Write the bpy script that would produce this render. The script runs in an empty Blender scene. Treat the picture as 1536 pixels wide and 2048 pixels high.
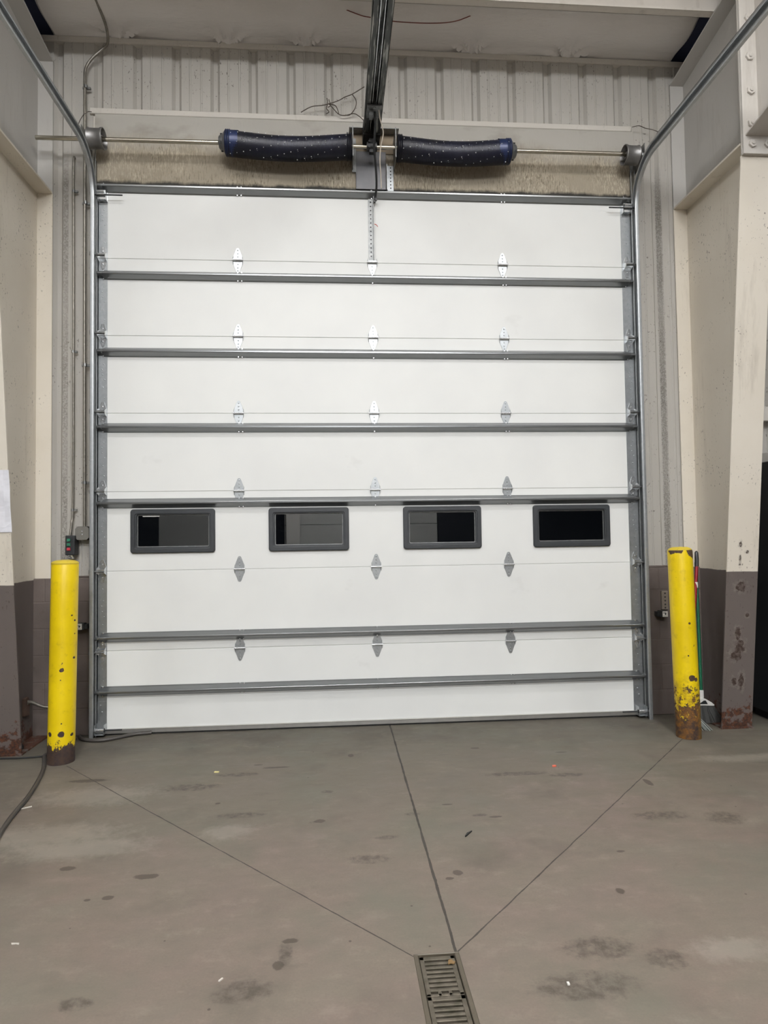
import bpy, bmesh, math, random
from mathutils import Vector, Matrix, noise as mnoise
random.seed(7)
C = bpy.context.scene.collection
SC = bpy.context.scene

# ------------------------------------------------------------------ camera
def basis(yaw, pitch, roll):
    f = Vector((math.sin(yaw)*math.cos(pitch), math.cos(yaw)*math.cos(pitch), math.sin(pitch)))
    r = Vector((math.cos(yaw), -math.sin(yaw), 0)); u = r.cross(f)
    r2 = math.cos(roll)*r + math.sin(roll)*u
    u2 = -math.sin(roll)*r + math.cos(roll)*u
    return r2, u2, f
R_, U_, F_ = basis(.0758, .0369, -.014)
cam_d = bpy.data.cameras.new('camera'); cam = bpy.data.objects.new('camera', cam_d); C.objects.link(cam)
cam_d.sensor_fit = 'VERTICAL'; cam_d.sensor_height = 36.0; cam_d.lens = 1300/2048*36.0
cam_d.clip_start = .05; cam_d.clip_end = 100
M4 = Matrix((R_, U_, -F_)).transposed().to_4x4(); M4.translation = Vector((1.8098, -5.1476, 1.4845))
cam.matrix_world = M4
SC.camera = cam

# ------------------------------------------------------------------ world, exposure
w = bpy.data.worlds.new('night'); SC.world = w; w.use_nodes = True
w.node_tree.nodes['Background'].inputs[0].default_value = (.010, .012, .016, 1)
w.node_tree.nodes['Background'].inputs[1].default_value = 1.0
SC.view_settings.view_transform = 'Standard'; SC.view_settings.look = 'None'
SC.view_settings.gamma = 1; SC.view_settings.use_curve_mapping = False
SC.view_settings.exposure = -0.68
try:
    SC.cycles.max_bounces = 10; SC.cycles.diffuse_bounces = 5
    SC.cycles.sample_clamp_indirect = 6
except Exception: pass

def area(name, loc, sx, sy, power, col=(.975, .985, 1), tilt=(0, 0)):
    d = bpy.data.lights.new(name, 'AREA'); d.shape = 'RECTANGLE'; d.size = sx; d.size_y = sy
    d.energy = power; d.color = col
    o = bpy.data.objects.new(name, d); C.objects.link(o); o.location = loc
    o.rotation_euler = (tilt[0], tilt[1], 0)
    return o
# strip fixtures hanging under the roof of the bay (x, y, z, watts)
LIGHTS = [(0.75, -2.95, 5.68, 165), (3.75, -2.95, 5.68, 158), (0.9, -7.4, 5.9, 300), (3.6, -7.4, 5.9, 300),
          (-3.6, -4.6, 5.7, 90), (8.2, -4.6, 5.7, 90), (2.2, -11.0, 5.9, 800)]
def point(loc, power, col=(.975, .985, 1)):
    d = bpy.data.lights.new('tube_light', 'POINT'); d.energy = power; d.shadow_soft_size = .07; d.color = col
    o = bpy.data.objects.new('tube_light', d); C.objects.link(o); o.location = loc
for k, (lx, ly, lz, lp) in enumerate(LIGHTS):
    front = k < 2
    area('fixture_light', (lx, ly, lz-.075), 1.15, .22, lp*(.24 if front else .92))
    area('ceiling_fill', (lx, ly, lz+.02), 1.15, .3, lp*(5.6 if front else 1.3), tilt=(math.pi, 0))   # added upward fill that brightens the roof insulation
    for dx in (-.35, .35): point((lx+dx, ly, lz-.15), lp*(.07 if front else .36))

# ------------------------------------------------------------------ node helpers
def hexc(r, g, b):
    f = lambda c: (c/255/12.92) if c/255 <= .04045 else ((c/255+.055)/1.055)**2.4
    return (f(r), f(g), f(b), 1)
class NT:
    def __init__(s, name):
        s.m = bpy.data.materials.new(name); s.m.use_nodes = True
        s.t = s.m.node_tree; s.n = s.t.nodes; s.bs = s.n['Principled BSDF']
        s.co = s.n.new('ShaderNodeTexCoord').outputs['Object']
    def link(s, a, b): s.t.links.new(a, b)
    def inp(s, node, i, v):
        if v is None: return
        if hasattr(v, 'is_output') or isinstance(v, bpy.types.NodeSocket): s.link(v, node.inputs[i])
        else: node.inputs[i].default_value = v
    def math(s, op, a, b=None, c=None, clamp=False):
        n = s.n.new('ShaderNodeMath'); n.operation = op; n.use_clamp = clamp
        s.inp(n, 0, a); s.inp(n, 1, b); s.inp(n, 2, c); return n.outputs[0]
    def vmath(s, op, a, b=None, scale=None):
        n = s.n.new('ShaderNodeVectorMath'); n.operation = op
        s.inp(n, 0, a); s.inp(n, 1, b)
        if scale is not None: s.inp(n, 3, scale)
        return n.outputs['Value'] if op in ('LENGTH', 'DOT_PRODUCT', 'DISTANCE') else n.outputs[0]
    def noise(s, scale, detail=3, rough=.55, vec=None, stretch=None, off=None, dist=0):
        v = vec or s.co
        if stretch or off:
            mp = s.n.new('ShaderNodeMapping'); s.link(v, mp.inputs[0])
            if stretch: mp.inputs['Scale'].default_value = stretch
            if off: mp.inputs['Location'].default_value = off
            v = mp.outputs[0]
        n = s.n.new('ShaderNodeTexNoise'); s.link(v, n.inputs['Vector'])
        n.inputs['Scale'].default_value = scale; n.inputs['Detail'].default_value = detail
        n.inputs['Roughness'].default_value = rough; n.inputs['Distortion'].default_value = dist
        return n.outputs['Fac']
    def vor(s, scale, stretch=None, feature='F1', out='Distance'):
        v = s.co
        if stretch:
            mp = s.n.new('ShaderNodeMapping'); s.link(v, mp.inputs[0]); mp.inputs['Scale'].default_value = stretch; v = mp.outputs[0]
        n = s.n.new('ShaderNodeTexVoronoi'); n.feature = feature; s.link(v, n.inputs['Vector']); n.inputs['Scale'].default_value = scale
        return n.outputs[out]
    def ramp(s, f, a, b, lo=0., hi=1.):
        n = s.n.new('ShaderNodeMapRange'); n.clamp = True
        s.inp(n, 0, f); n.inputs[1].default_value = a; n.inputs[2].default_value = b
        n.inputs[3].default_value = lo; n.inputs[4].default_value = hi; return n.outputs[0]
    def mix(s, f, a, b, blend='MIX'):
        n = s.n.new('ShaderNodeMix'); n.data_type = 'RGBA'; n.blend_type = blend
        s.inp(n, 0, f); s.inp(n, 6, a); s.inp(n, 7, b); return n.outputs[2]
    def xyz(s):
        n = s.n.new('ShaderNodeSeparateXYZ'); s.link(s.co, n.inputs[0]); return n.outputs
    def blob(s, c, r, wob, edge=.25):   # soft ellipsoid mask round c with radii r
        d = s.vmath('SUBTRACT', s.co, (c[0], c[1], c[2]))
        d = s.vmath('MULTIPLY', d, (1/r[0], 1/r[1], 1/r[2]))
        l = s.vmath('LENGTH', d)
        if wob is not None: l = s.math('ADD', l, wob)
        return s.ramp(l, 1+edge/2, 1-edge/2)
    def out(s, col, rough=.6, metal=0, bump=None, bstr=.2, bdist=.002, spec=.5):
        s.inp(s.bs, 'Base Color', col)
        s.inp(s.bs, 'Roughness', rough); s.inp(s.bs, 'Metallic', metal)
        s.bs.inputs['Specular IOR Level'].default_value = spec
        if bump is not None:
            b = s.n.new('ShaderNodeBump'); s.link(bump, b.inputs['Height'])
            b.inputs['Strength'].default_value = bstr; b.inputs['Distance'].default_value = bdist
            s.link(b.outputs[0], s.bs.inputs['Normal'])
        return s.m
def flat(name, col, rough=.6, metal=0, spec=.5):
    t = NT(name)
    n = t.noise(18, 3)
    c = t.mix(t.ramp(n, .3, .7, 0, .35), col, (col[0]*.7, col[1]*.7, col[2]*.7, 1))
    return t.out(c, rough, metal, spec=spec)
M = {}
# white embossed door skin
t = NT('white_door_skin'); n = t.noise(260, 2, .5, stretch=(1, 1, 1)); n2 = t.noise(1.4, 3)
sm = t.noise(2.0, 4, .6, stretch=(1, 1, 1.6), off=(3, 0, 1))
col = t.mix(t.ramp(n2, .3, .7), hexc(226, 227, 225), hexc(234, 235, 232))
col = t.mix(t.ramp(sm, .66, .78, 0, .16), col, hexc(150, 145, 138))
M['skin'] = t.out(col, .48, 0, n, .22, .0012, .4)
# galvanised steel
def galv(name, a, b, rough, sc=40):
    t = NT(name); v = t.vor(sc, out='Color', feature='F1'); sep = t.n.new('ShaderNodeSeparateColor'); t.link(v, sep.inputs[0])
    c = t.mix(sep.outputs[0], a, b); n = t.noise(8, 3)
    c = t.mix(t.ramp(n, .55, .8, 0, .4), c, (a[0]*.7, a[1]*.7, a[2]*.7, 1))
    r = t.math('ADD', t.math('MULTIPLY', sep.outputs[1], .05), rough)
    return t.out(c, r, .85)
M['galv'] = galv('galvanised_steel', hexc(172, 176, 178), hexc(182, 185, 187), .37, 55)
M['galv_bright'] = galv('new_bright_steel', hexc(205, 208, 210), hexc(225, 227, 228), .22, 60)
M['galv_dull'] = galv('dull_grey_steel', hexc(120, 122, 122), hexc(142, 143, 142), .42)
t = NT('rolled_grey_steel'); M['strut'] = t.out(t.mix(t.noise(3, 2), hexc(136, 138, 139), hexc(128, 130, 131)), .3, .85)
M['alu'] = flat('aluminium_retainer', hexc(190, 188, 184), .38, .8)
M['shaft'] = flat('polished_steel_shaft', hexc(205, 200, 186), .2, 1)
M['drum'] = flat('cast_grey_aluminium', hexc(135, 134, 133), .42, .75)
M['black'] = flat('black_plastic', hexc(30, 32, 34), .5)
M['frameblack'] = flat('charcoal_window_plastic', hexc(44, 47, 50), .45)
M['rubber'] = flat('black_rubber', hexc(20, 20, 20), .7)
M['hose'] = flat('dusty_dark_hose_rubber', hexc(58, 54, 50), .6)
M['dark'] = flat('dark_gap', hexc(18, 18, 18), .8)
# springs: black-blue paint with shine
t = NT('black_blue_spring_steel'); x = t.xyz()
wv = t.n.new('ShaderNodeTexWave'); t.link(t.co, wv.inputs[0]); wv.bands_direction = 'X'; wv.inputs['Scale'].default_value = 33
wv.inputs['Distortion'].default_value = 0
M['spring'] = t.out(t.mix(t.ramp(t.noise(4, 2), .35, .7), hexc(6, 8, 18), hexc(10, 14, 32)), .42, .1, spec=.35)
M['blue'] = flat('blue_spring_paint', hexc(18, 34, 72), .4, .2)
M['cone'] = flat('grey_winding_cone', hexc(120, 122, 124), .4, .7)
M['paintdot'] = flat('white_paint_fleck', hexc(225, 225, 225), .6)
M['cream_conduit'] = galv('conduit_steel', hexc(128, 124, 116), hexc(146, 142, 134), .42)
M['white_label'] = flat('white_label', hexc(225, 222, 216), .55)
M['paper'] = flat('white_paper', hexc(232, 232, 238), .7)
M['red'] = flat('dark_red_pole_paint', hexc(132, 12, 26), .35)
M['redwire'] = flat('red_wire_sheath', hexc(120, 62, 54), .6)
M['brownwire'] = flat('brown_wire_sheath', hexc(60, 50, 40), .6)
M['green'] = flat('dark_green_pole_paint', hexc(10, 84, 56), .4)
M['bristle'] = flat('grey_black_bristles', hexc(66, 66, 64), .8)
M['palebristle'] = flat('pale_bristles', hexc(160, 165, 160), .8)
M['cord'] = flat('off_white_cord', hexc(205, 195, 182), .8)
M['btn_green'] = flat('green_button', hexc(40, 110, 85), .4)
M['btn_red'] = flat('red_button', hexc(190, 60, 75), .4)
M['orange'] = flat('orange_scrap', hexc(225, 110, 85), .7)
M['yellowscrap'] = flat('pale_yellow_scrap', hexc(225, 215, 150), .7)
M['whitescrap'] = flat('white_scrap', hexc(205, 200, 190), .7)
M['leaf'] = flat('tan_leaf', hexc(112, 88, 54), .8)
M['rustpipe'] = flat('rusty_bracket', hexc(78, 60, 50), .8)
M['darkweb'] = flat('dark_shop_wall_paint', hexc(34, 36, 42), .8)
M['farwhite'] = flat('far_door_panel', hexc(200, 200, 196), .55)
M['cabinet'] = flat('black_cabinet_paint', hexc(24, 26, 28), .5)
t = NT('lamp_diffuser'); t.bs.inputs['Emission Color'].default_value = (1, .97, .92, 1); t.bs.inputs['Emission Strength'].default_value = 9
M['lamp'] = t.out(hexc(240, 240, 235), .5)
t = NT('window_glass'); t.bs.inputs['Transmission Weight'].default_value = 1; t.bs.inputs['IOR'].default_value = 1.75
M['glass'] = t.out(hexc(120, 126, 128), .0)

def painted(name, top, low, zsplit, speck=.5, rust=0, dirt=.35, scale=1., rough=.55, band=False, scrapes=False):
    """two paints meeting on a masked line, with flecks, wear and optional rust near the floor"""
    t = NT(name); x = t.xyz()
    big = t.noise(1.6*scale, 4, .6, off=(2, 5, 1)); fine = t.noise(60, 3, .6)
    c1 = t.mix(t.ramp(big, .35, .7, 0, dirt), top, (top[0]*.80, top[1]*.77, top[2]*.71, 1))
    c2 = t.mix(t.ramp(big, .3, .7, 0, .5), low, (low[0]*.72, low[1]*.72, low[2]*.74, 1))
    col = c1
    if zsplit is not None:
        z = t.math('ADD', x[2], t.math('MULTIPLY', t.math('SUBTRACT', t.noise(7, 2), .5), .012))
        col = t.mix(t.ramp(z, zsplit-.002, zsplit+.002), c2, c1)
    if speck:
        sp = t.noise(75, 2, .5, stretch=(1, 1, .6), off=(9, 1, 4)); zone = t.noise(2.3, 3, .6, off=(4, 4, 7))
        f = t.math('MULTIPLY', t.ramp(sp, .655, .70), t.ramp(zone, .46, .62, 0, speck))
        col = t.mix(f, col, hexc(62, 52, 44))
        col = t.mix(t.ramp(t.noise(3.4, 5, .7, stretch=(2, 2, .25), off=(1, 2, 3)), .58, .75, 0, .25), col, hexc(105, 92, 78))
    if band:      # spatter caught in two bands of the liner beside the door
        m = None
        for bx in (-.277, 4.574):
            k = t.ramp(t.math('ABSOLUTE', t.math('SUBTRACT', x[0], bx)), .022, .018)
            m = k if m is None else t.math('MAXIMUM', m, k)
        m = t.math('MULTIPLY', m, t.ramp(x[2], 4.6, 4.3))
        f = t.math('MULTIPLY', m, t.math('MULTIPLY', t.ramp(t.noise(90, 3, .6), .42, .56, .35, 1), t.ramp(t.noise(1.3, 2), .3, .6, .45, 1)))
        col = t.mix(t.math('MULTIPLY', f, .6), col, hexc(70, 64, 58))
    if scrapes:      # knocks and rust scrapes on the front face of this one column
        wb = t.math('MULTIPLY', t.math('SUBTRACT', t.noise(26, 5, .8, off=(2, 0, 2)), .5), 2.6)
        mk = None; rg = None
        for (bx, bz, rx, rz) in ((4.80, 1.07, .035, .035), (4.795, .73, .02, .05), (4.81, .62, .035, .05), (4.785, .56, .04, .035), (4.83, .36, .02, .06), (4.775, .36, .022, .03), (4.79, 1.39, .010, .022), (4.79, 1.27, .008, .045), (4.845, 1.33, .012, .012), (4.86, .86, .012, .015)):
            k = t.blob((bx-4.812, -.28, bz), (rx, .25, rz), wb, .15); mk = k if mk is None else t.math('MAXIMUM', mk, k)
            k = t.blob((bx-4.812, -.28, bz), (rx*1.7, .25, rz*1.5), wb, .5); rg = k if rg is None else t.math('MAXIMUM', rg, k)
        col = t.mix(t.math('MULTIPLY', rg, t.ramp(t.noise(30, 4), .4, .6, .0, .32)), col, hexc(140, 134, 127)); col = t.mix(t.math('MULTIPLY', mk, t.ramp(t.noise(45, 4, off=(3, 3, 0)), .35, .55, .35, .95)), col, hexc(50, 34, 26))
    if rust:
        rn = t.math('ADD', t.noise(14, 4, .65, off=(1, 1, 5)), t.ramp(x[2], 0, .42, .22, -.16))
        col = t.mix(t.ramp(rn, .62, .68, 0, rust), col, t.mix(t.ramp(fine, .4, .6), hexc(86, 48, 28), hexc(46, 30, 24)))
    return t.out(col, rough, 0, t.noise(30, 3), .12, .002, .4)
BEIGE = hexc(206, 198, 184); GREYB = hexc(98, 90, 86)
M['column'] = painted('beige_grey_column_paint', hexc(220, 213, 200), GREYB, 1.185, .75, .95)
M['column_r'] = painted('beige_grey_column_paint_scraped', hexc(220, 213, 200), GREYB, 1.185, .75, .95, scrapes=True)
M['steelpaint'] = painted('pale_grey_frame_paint', hexc(204, 200, 194), GREYB, None, .15, 0, .2)
M['knee'] = painted('grey_knee_paint', hexc(184, 182, 178), GREYB, None, .12, 0, .15)
M['liner'] = painted('beige_liner_paint', hexc(176, 173, 167), GREYB, None, .7, 0, .25, band=True)
M['trim'] = painted('dusty_beige_trim', hexc(200, 196, 189), GREYB, None, .25, 0, .25)
M['purlin'] = painted('cream_purlin_paint', hexc(216, 210, 202), GREYB, None, .1, 0, .2)
# header sheet: stained plywood-like board
t = NT('stained_header_board'); x = t.xyz()
grain = t.noise(20, 5, .7, stretch=(3, 1, .8), dist=.4); st = t.noise(1.8, 4, .6, stretch=(1, 1, 1.8), off=(7, 0, 2))
low = t.ramp(t.math('ADD', x[2], t.math('MULTIPLY', t.noise(3, 3), .25)), 4.86, 4.66)
c = t.mix(low, hexc(170, 167, 160), hexc(150, 141, 125))
c = t.mix(t.math('MULTIPLY', t.math('MULTIPLY', t.ramp(t.noise(60, 3, .6, stretch=(2.2, 1, .45)), .50, .60, 0, .6), t.ramp(t.noise(2.2, 3), .40, .58)), low), c, hexc(206, 194, 172))
c = t.mix(t.math('MULTIPLY', t.math('MULTIPLY', t.ramp(t.noise(48, 4, .65, stretch=(2, 1, .4), off=(4, 2, 1)), .48, .38, 0, .75), t.ramp(t.noise(2.6, 3, off=(4, 0, 4)), .38, .58)), low), c, hexc(88, 78, 62))
c = t.mix(t.ramp(st, .53, .72, 0, .5), c, hexc(96, 86, 66))
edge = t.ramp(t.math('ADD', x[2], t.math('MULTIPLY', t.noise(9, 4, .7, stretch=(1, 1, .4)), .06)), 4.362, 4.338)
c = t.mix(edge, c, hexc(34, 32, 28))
M['header'] = t.out(c, .75, 0, grain, .3, .003, .3)
# concrete block
t = NT('painted_block'); x = t.xyz()
br = t.n.new('ShaderNodeTexBrick'); mp = t.n.new('ShaderNodeCombineXYZ'); t.link(x[0], mp.inputs[0]); t.link(x[2], mp.inputs[1]); t.link(mp.outputs[0], br.inputs[0])
br.inputs['Scale'].default_value = 1; br.inputs['Brick Width'].default_value = .405; br.inputs['Row Height'].default_value = .203
br.inputs['Mortar Size'].default_value = .006; br.inputs['Mortar Smooth'].default_value = .6
br.offset_frequency = 2
nn = t.noise(2.4, 4); c = t.mix(t.ramp(nn, .35, .7), hexc(104, 94, 89), hexc(78, 71, 67))
c = t.mix(t.ramp(t.noise(9, 4, .6), .6, .75, 0, .3), c, hexc(60, 48, 42))
h = t.math('SUBTRACT', t.math('MULTIPLY', t.noise(70, 3), .25), br.outputs['Fac'])
M['block'] = t.out(c, .75, 0, h, .5, .004, .3)
# insulation facing
t = NT('vinyl_insulation_facing'); n = t.noise(2.2, 5, .6, stretch=(1.2, 3, 1)); n2 = t.noise(1, 3)
c = t.mix(t.ramp(n2, .3, .7), hexc(240, 238, 237), hexc(230, 227, 224))
M['vinyl'] = t.out(c, .5, 0, n, .55, .05, .35)

# concrete floor: stains, joints, drips
t = NT('sealed_stained_concrete'); x = t.xyz(); P = t.co
a = t.noise(.75, 4, .55, off=(3, 1, 0)); b = t.noise(2.6, 5, .65, off=(8, 3, 0), stretch=(1, 1.7, 1)); f = t.noise(120, 3, .6); s2 = t.noise(9, 5, .7, stretch=(1, 2.2, 1))
near = t.ramp(t.math('ADD', x[1], t.math('MULTIPLY', t.math('SUBTRACT', a, .5), 3.2)), -1.9, -.5)
c = t.mix(near, hexc(113, 100, 91), hexc(96, 92, 81))
c = t.mix(t.ramp(b, .38, .68, 0, .7), c, hexc(110, 104, 92))
c = t.mix(t.ramp(s2, .55, .75, 0, .4), c, hexc(92, 85, 75))
c = t.mix(t.ramp(t.noise(3.3, 5, .7, off=(1, 9, 0)), .62, .75, 0, .35), c, hexc(140, 132, 122))
c = t.mix(t.ramp(f, .35, .7, 0, .25), c, hexc(84, 78, 70))
wob = t.math('MULTIPLY', t.math('SUBTRACT', t.noise(26, 4, .7), .5), 1.5)
wob2 = t.math('MULTIPLY', t.math('SUBTRACT', t.noise(14, 5, .75, off=(4, 4, 0)), .5), 2.6)
# darker in noisy patches towards the wall foot and the left side
gr = t.math('ADD', t.ramp(x[1], -.75, -.05, 0, .32), t.noise(2.2, 4, .6, off=(5, 5, 0)))
c = t.mix(t.ramp(gr, .56, .86, 0, .6), c, hexc(54, 50, 45))
lo = t.math('ADD', t.ramp(x[0], .9, -.5, 0, .4), t.noise(1.9, 4, .6, off=(2, 7, 0)))
c = t.mix(t.ramp(lo, .60, .9, 0, .5), c, hexc(70, 67, 61))
stains = [(.607, -2.1, .035, .02), (.973, -2.205, .05, .022), (.87, -2.36, .022, .017), (1.50, -2.97, .09, .05), (1.62, -2.79, .022, .07),
          (2.324, -2.311, .022, .022), (2.281, -2.355, .018, .012), (2.954, -2.519, .018, .022), (1.717, -1.733, .03, .02), (1.68, -1.745, .02, .014),
          (2.929, -2.944, .07, .05), (2.724, -2.866, .12, .06), (3.777, -1.915, .09, .07), (.974, -2.977, .05, .03), (2.60, -3.05, .16, .06),
          (3.466, -1.852, .14, .05), (1.2, -1.02, .12, .03), (1.75, -1.35, .035, .02), (.95, -1.2, .16, .05), (2.9, -1.2, .2, .03), (3.2, -1.25, .1, .03),
          (2.05, -1.95, .05, .02), (2.2, -1.7, .04, .015), (1.95, -2.15, .09, .04), (1.28, -1.62, .13, .03), (2.55, -1.75, .05, .015), (3.95, -2.5, .2, .07)]
fx = lambda a, b: (1.8098+(a-1.8098)*1.0171, -5.1476+(b+5.1476)*1.0171)
drips = stains[:3]+stains[5:9]+[(1.0, -2.20, .03, .016), (.79, -2.37, .014, .01), (1.63, -2.72, .03, .014), (1.60, -2.85, .02, .025), (2.40, -1.60, .03, .008), (2.62, -1.78, .035, .01), (3.1, -2.2, .02, .01), (3.62, -1.42, .02, .05), (.3, -1.02, .12, .025), (1.15, -1.45, .015, .012), (1.3, -.86, .03, .012), (1.42, -.92, .09, .014), (1.9, -.75, .02, .03), (2.75, -.70, .03, .015), (3.3, -.85, .05, .01)]
stains = stains[3:5]+stains[9:]
acc = None
for (sx, sy, rx, ry) in stains:
    sx, sy = fx(sx, sy); k = t.blob((sx, sy, 0), (rx, ry, 1), wob, .5)
    acc = k if acc is None else t.math('MAXIMUM', acc, k)
dr = None
for (sx, sy, rx, ry) in drips:
    sx, sy = fx(sx, sy); k = t.blob((sx, sy, 0), (rx, ry, 1), t.math('MULTIPLY', wob, .8), .25)
    dr = k if dr is None else t.math('MAXIMUM', dr, k)
mot = t.noise(5.5, 6, .72, off=(2, 11, 0), stretch=(1, 1.5, 1))
c = t.mix(t.ramp(mot, .40, .62, .0, .40), c, hexc(96, 90, 80))
c = t.mix(t.ramp(mot, .44, .30, .0, .30), c, hexc(132, 122, 112))
grn = t.noise(1.3, 4, .6, off=(12, 2, 0)); c = t.mix(t.ramp(grn, .5, .68, 0, .45), c, hexc(92, 94, 82))
c = t.mix(t.math('MULTIPLY', dr, .7), c, hexc(52, 46, 38))
c = t.mix(t.math('MULTIPLY', acc, t.ramp(t.noise(22, 4, .7, off=(6, 6, 0)), .36, .62, .05, .75)), c, hexc(56, 51, 44))
c = t.mix(t.math('MULTIPLY', near, t.ramp(t.noise(5, 6, .75, stretch=(.8, 4, 1), off=(3, 8, 0)), .56, .70, 0, .55)), c, hexc(74, 70, 62))
c = t.mix(t.ramp(t.noise(16, 5, .75, stretch=(1, 2.6, 1), off=(8, 8, 0)), .60, .72, 0, .4), c, hexc(88, 82, 72))
pale = None
for (sx, sy, rx, ry) in [(.33, -1.7, .35, .12), (4.5, -1.02, .3, .06), (3.2, -2.88, .14, .06), (.55, -1.85, .3, .1), (1.25, -1.75, .12, .07), (.4, -1.2, .3, .12)]:
    k = t.blob((sx, sy, 0), (rx, ry, 1), wob2, .8); pale = k if pale is None else t.math('MAXIMUM', pale, k)
c = t.mix(t.math('MULTIPLY', pale, .27), c, hexc(158, 151, 140))
# scattered specks
sp = t.vor(5.5); c = t.mix(t.ramp(sp, .035, .022, 0, .8), c, hexc(58, 52, 44))
sp = t.vor(3.1, stretch=(1, 1.6, 1)); c = t.mix(t.ramp(sp, .014, .009, 0, .9), c, hexc(190, 184, 172))
def seg(A, B, wd):
    dx, dy = B[0]-A[0], B[1]-A[1]; L = math.hypot(dx, dy)
    d = t.vmath('SUBTRACT', P, (A[0], A[1], 0))
    along = t.vmath('DOT_PRODUCT', d, (dx/L, dy/L, 0)); acr = t.math('ABSOLUTE', t.math('ADD', t.vmath('DOT_PRODUCT', d, (-dy/L, dx/L, 0)), t.math('MULTIPLY', t.math('SUBTRACT', t.noise(7, 3), .5), .008)))
    wn = t.math('MULTIPLY', t.noise(11, 3, off=(3, 2, 0)), wd*2)
    m = t.math('LESS_THAN', acr, wn)
    m = t.math('MULTIPLY', m, t.math('GREATER_THAN', along, 0)); m = t.math('MULTIPLY', m, t.math('LESS_THAN', along, L))
    return m
j = seg((2.2235, .2), (2.2235, -2.80), .0055)
j2 = seg((0.03, -.66), (2.07, -2.81), .0028)
j3 = seg((4.28, -.60), (2.23, -2.80), .0030)
jj = t.math('MAXIMUM', j, t.math('MAXIMUM', j2, j3))
c = t.mix(t.math('MULTIPLY', jj, .85), c, hexc(34, 31, 27))
h = t.math('SUBTRACT', t.math('ADD', t.math('MULTIPLY', f, .05), t.math('MULTIPLY', b, .15)), jj)
M['floor'] = t.out(c, t.ramp(b, .3, .7, .5, .72), 0, h, .35, .004, .35)

# bollard paint (object space: z up from its base)
def bollard_mat(name, kind):
    t = NT(name); x = t.xyz()
    n = t.noise(3, 4); c = t.mix(t.ramp(n, .35, .7), hexc(236, 206, 8), hexc(214, 184, 6))
    c = t.mix(t.ramp(t.noise(16, 4, .7), .58, .72, 0, .35), c, hexc(150, 122, 18))
    wob = t.math('MULTIPLY', t.math('SUBTRACT', t.noise(24, 4, .7), .5), 1.6)
    chip = t.ramp(t.noise(15, 4, .6, off=(2, 2, 6)), .70, .72)
    if kind == 'L':
        base = t.math('ADD', x[2], t.math('MULTIPLY', t.math('SUBTRACT', t.noise(22, 5, .8, stretch=(1, 1, .45)), .5), -.30))
        m = t.ramp(base, .128, .120)
        blobs = [(.032, -.088, .205, .021), (-.048, -.08, .205, .015), (.075, -.055, .985, .010), (.088, -.03, .95, .009), (.088, -.03, .70, .012), (.03, -.088, .275, .008), (.025, -.09, .625, .014), (.02, -.09, .56, .006), (.05, -.08, 1.0, .006), (.085, -.04, .19, .014), (.088, -.03, .86, .008)]
    else:
        mott = t.math('ADD', t.noise(20, 5, .75, off=(3, 1, 1)), t.ramp(x[2], .05, .46, .26, -.10))
        m = t.math('MULTIPLY', t.ramp(mott, .54, .57), t.ramp(x[2], .50, .42))
        m = t.math('MAXIMUM', m, t.ramp(t.math('ADD', x[2], t.math('MULTIPLY', t.math('SUBTRACT', t.noise(12, 4, .7), .5), -.25)), .10, .09))
        blobs = [(.0, -.09, .44, .022), (.03, -.088, .425, .016), (-.05, -.07, 1.362, .034), (-.085, -.04, 1.355, .03), (.06, -.075, 1.345, .048), (.0, -.09, .83, .009), (-.02, -.09, .60, .007)]
    for (bx, by, bz, r) in blobs:
        m = t.math('MAXIMUM', m, t.blob((bx, by, bz), (r, r*1.6, r), t.math('MULTIPLY', wob, .9), .12))
    m = t.math('MAXIMUM', m, chip)
    rust = t.mix(t.ramp(t.noise(40, 4), .35, .65), hexc(74, 50, 26) if kind == 'R' else hexc(62, 44, 32), hexc(40, 30, 30))
    c = t.mix(m, c, rust)
    if kind == 'R':
        stn = t.math('MULTIPLY', t.ramp(x[2], .55, .2), t.ramp(t.noise(18, 4, .7, off=(7, 2, 3)), .42, .6, 0, .75))
        c = t.mix(stn, c, hexc(128, 84, 22))
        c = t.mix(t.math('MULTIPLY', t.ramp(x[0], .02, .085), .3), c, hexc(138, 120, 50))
    return t.out(c, t.ramp(m, 0, 1, .42, .8), 0, t.math('MULTIPLY', m, -1), .4, .003, .45)
M['bolL'] = bollard_mat('yellow_bollard_paint_chipped', 'L')
M['bolR'] = bollard_mat('yellow_bollard_paint_rusted', 'R')
M['bolcap'] = painted('yellow_cap_paint', hexc(214, 190, 60), GREYB, None, .8, 0, .6)
# drain iron
t = NT('wet_cast_iron'); n = t.noise(20, 4)
M['iron'] = t.out(t.mix(t.ramp(n, .3, .7), hexc(112, 104, 92), hexc(70, 66, 54)), .38, .55, n, .3, .003)
M['drainframe'] = flat('grimy_drain_channel', hexc(82, 75, 63), .5, .2)
M['pit'] = flat('wet_dark_drain_bottom', hexc(40, 38, 28), .3)

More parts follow.
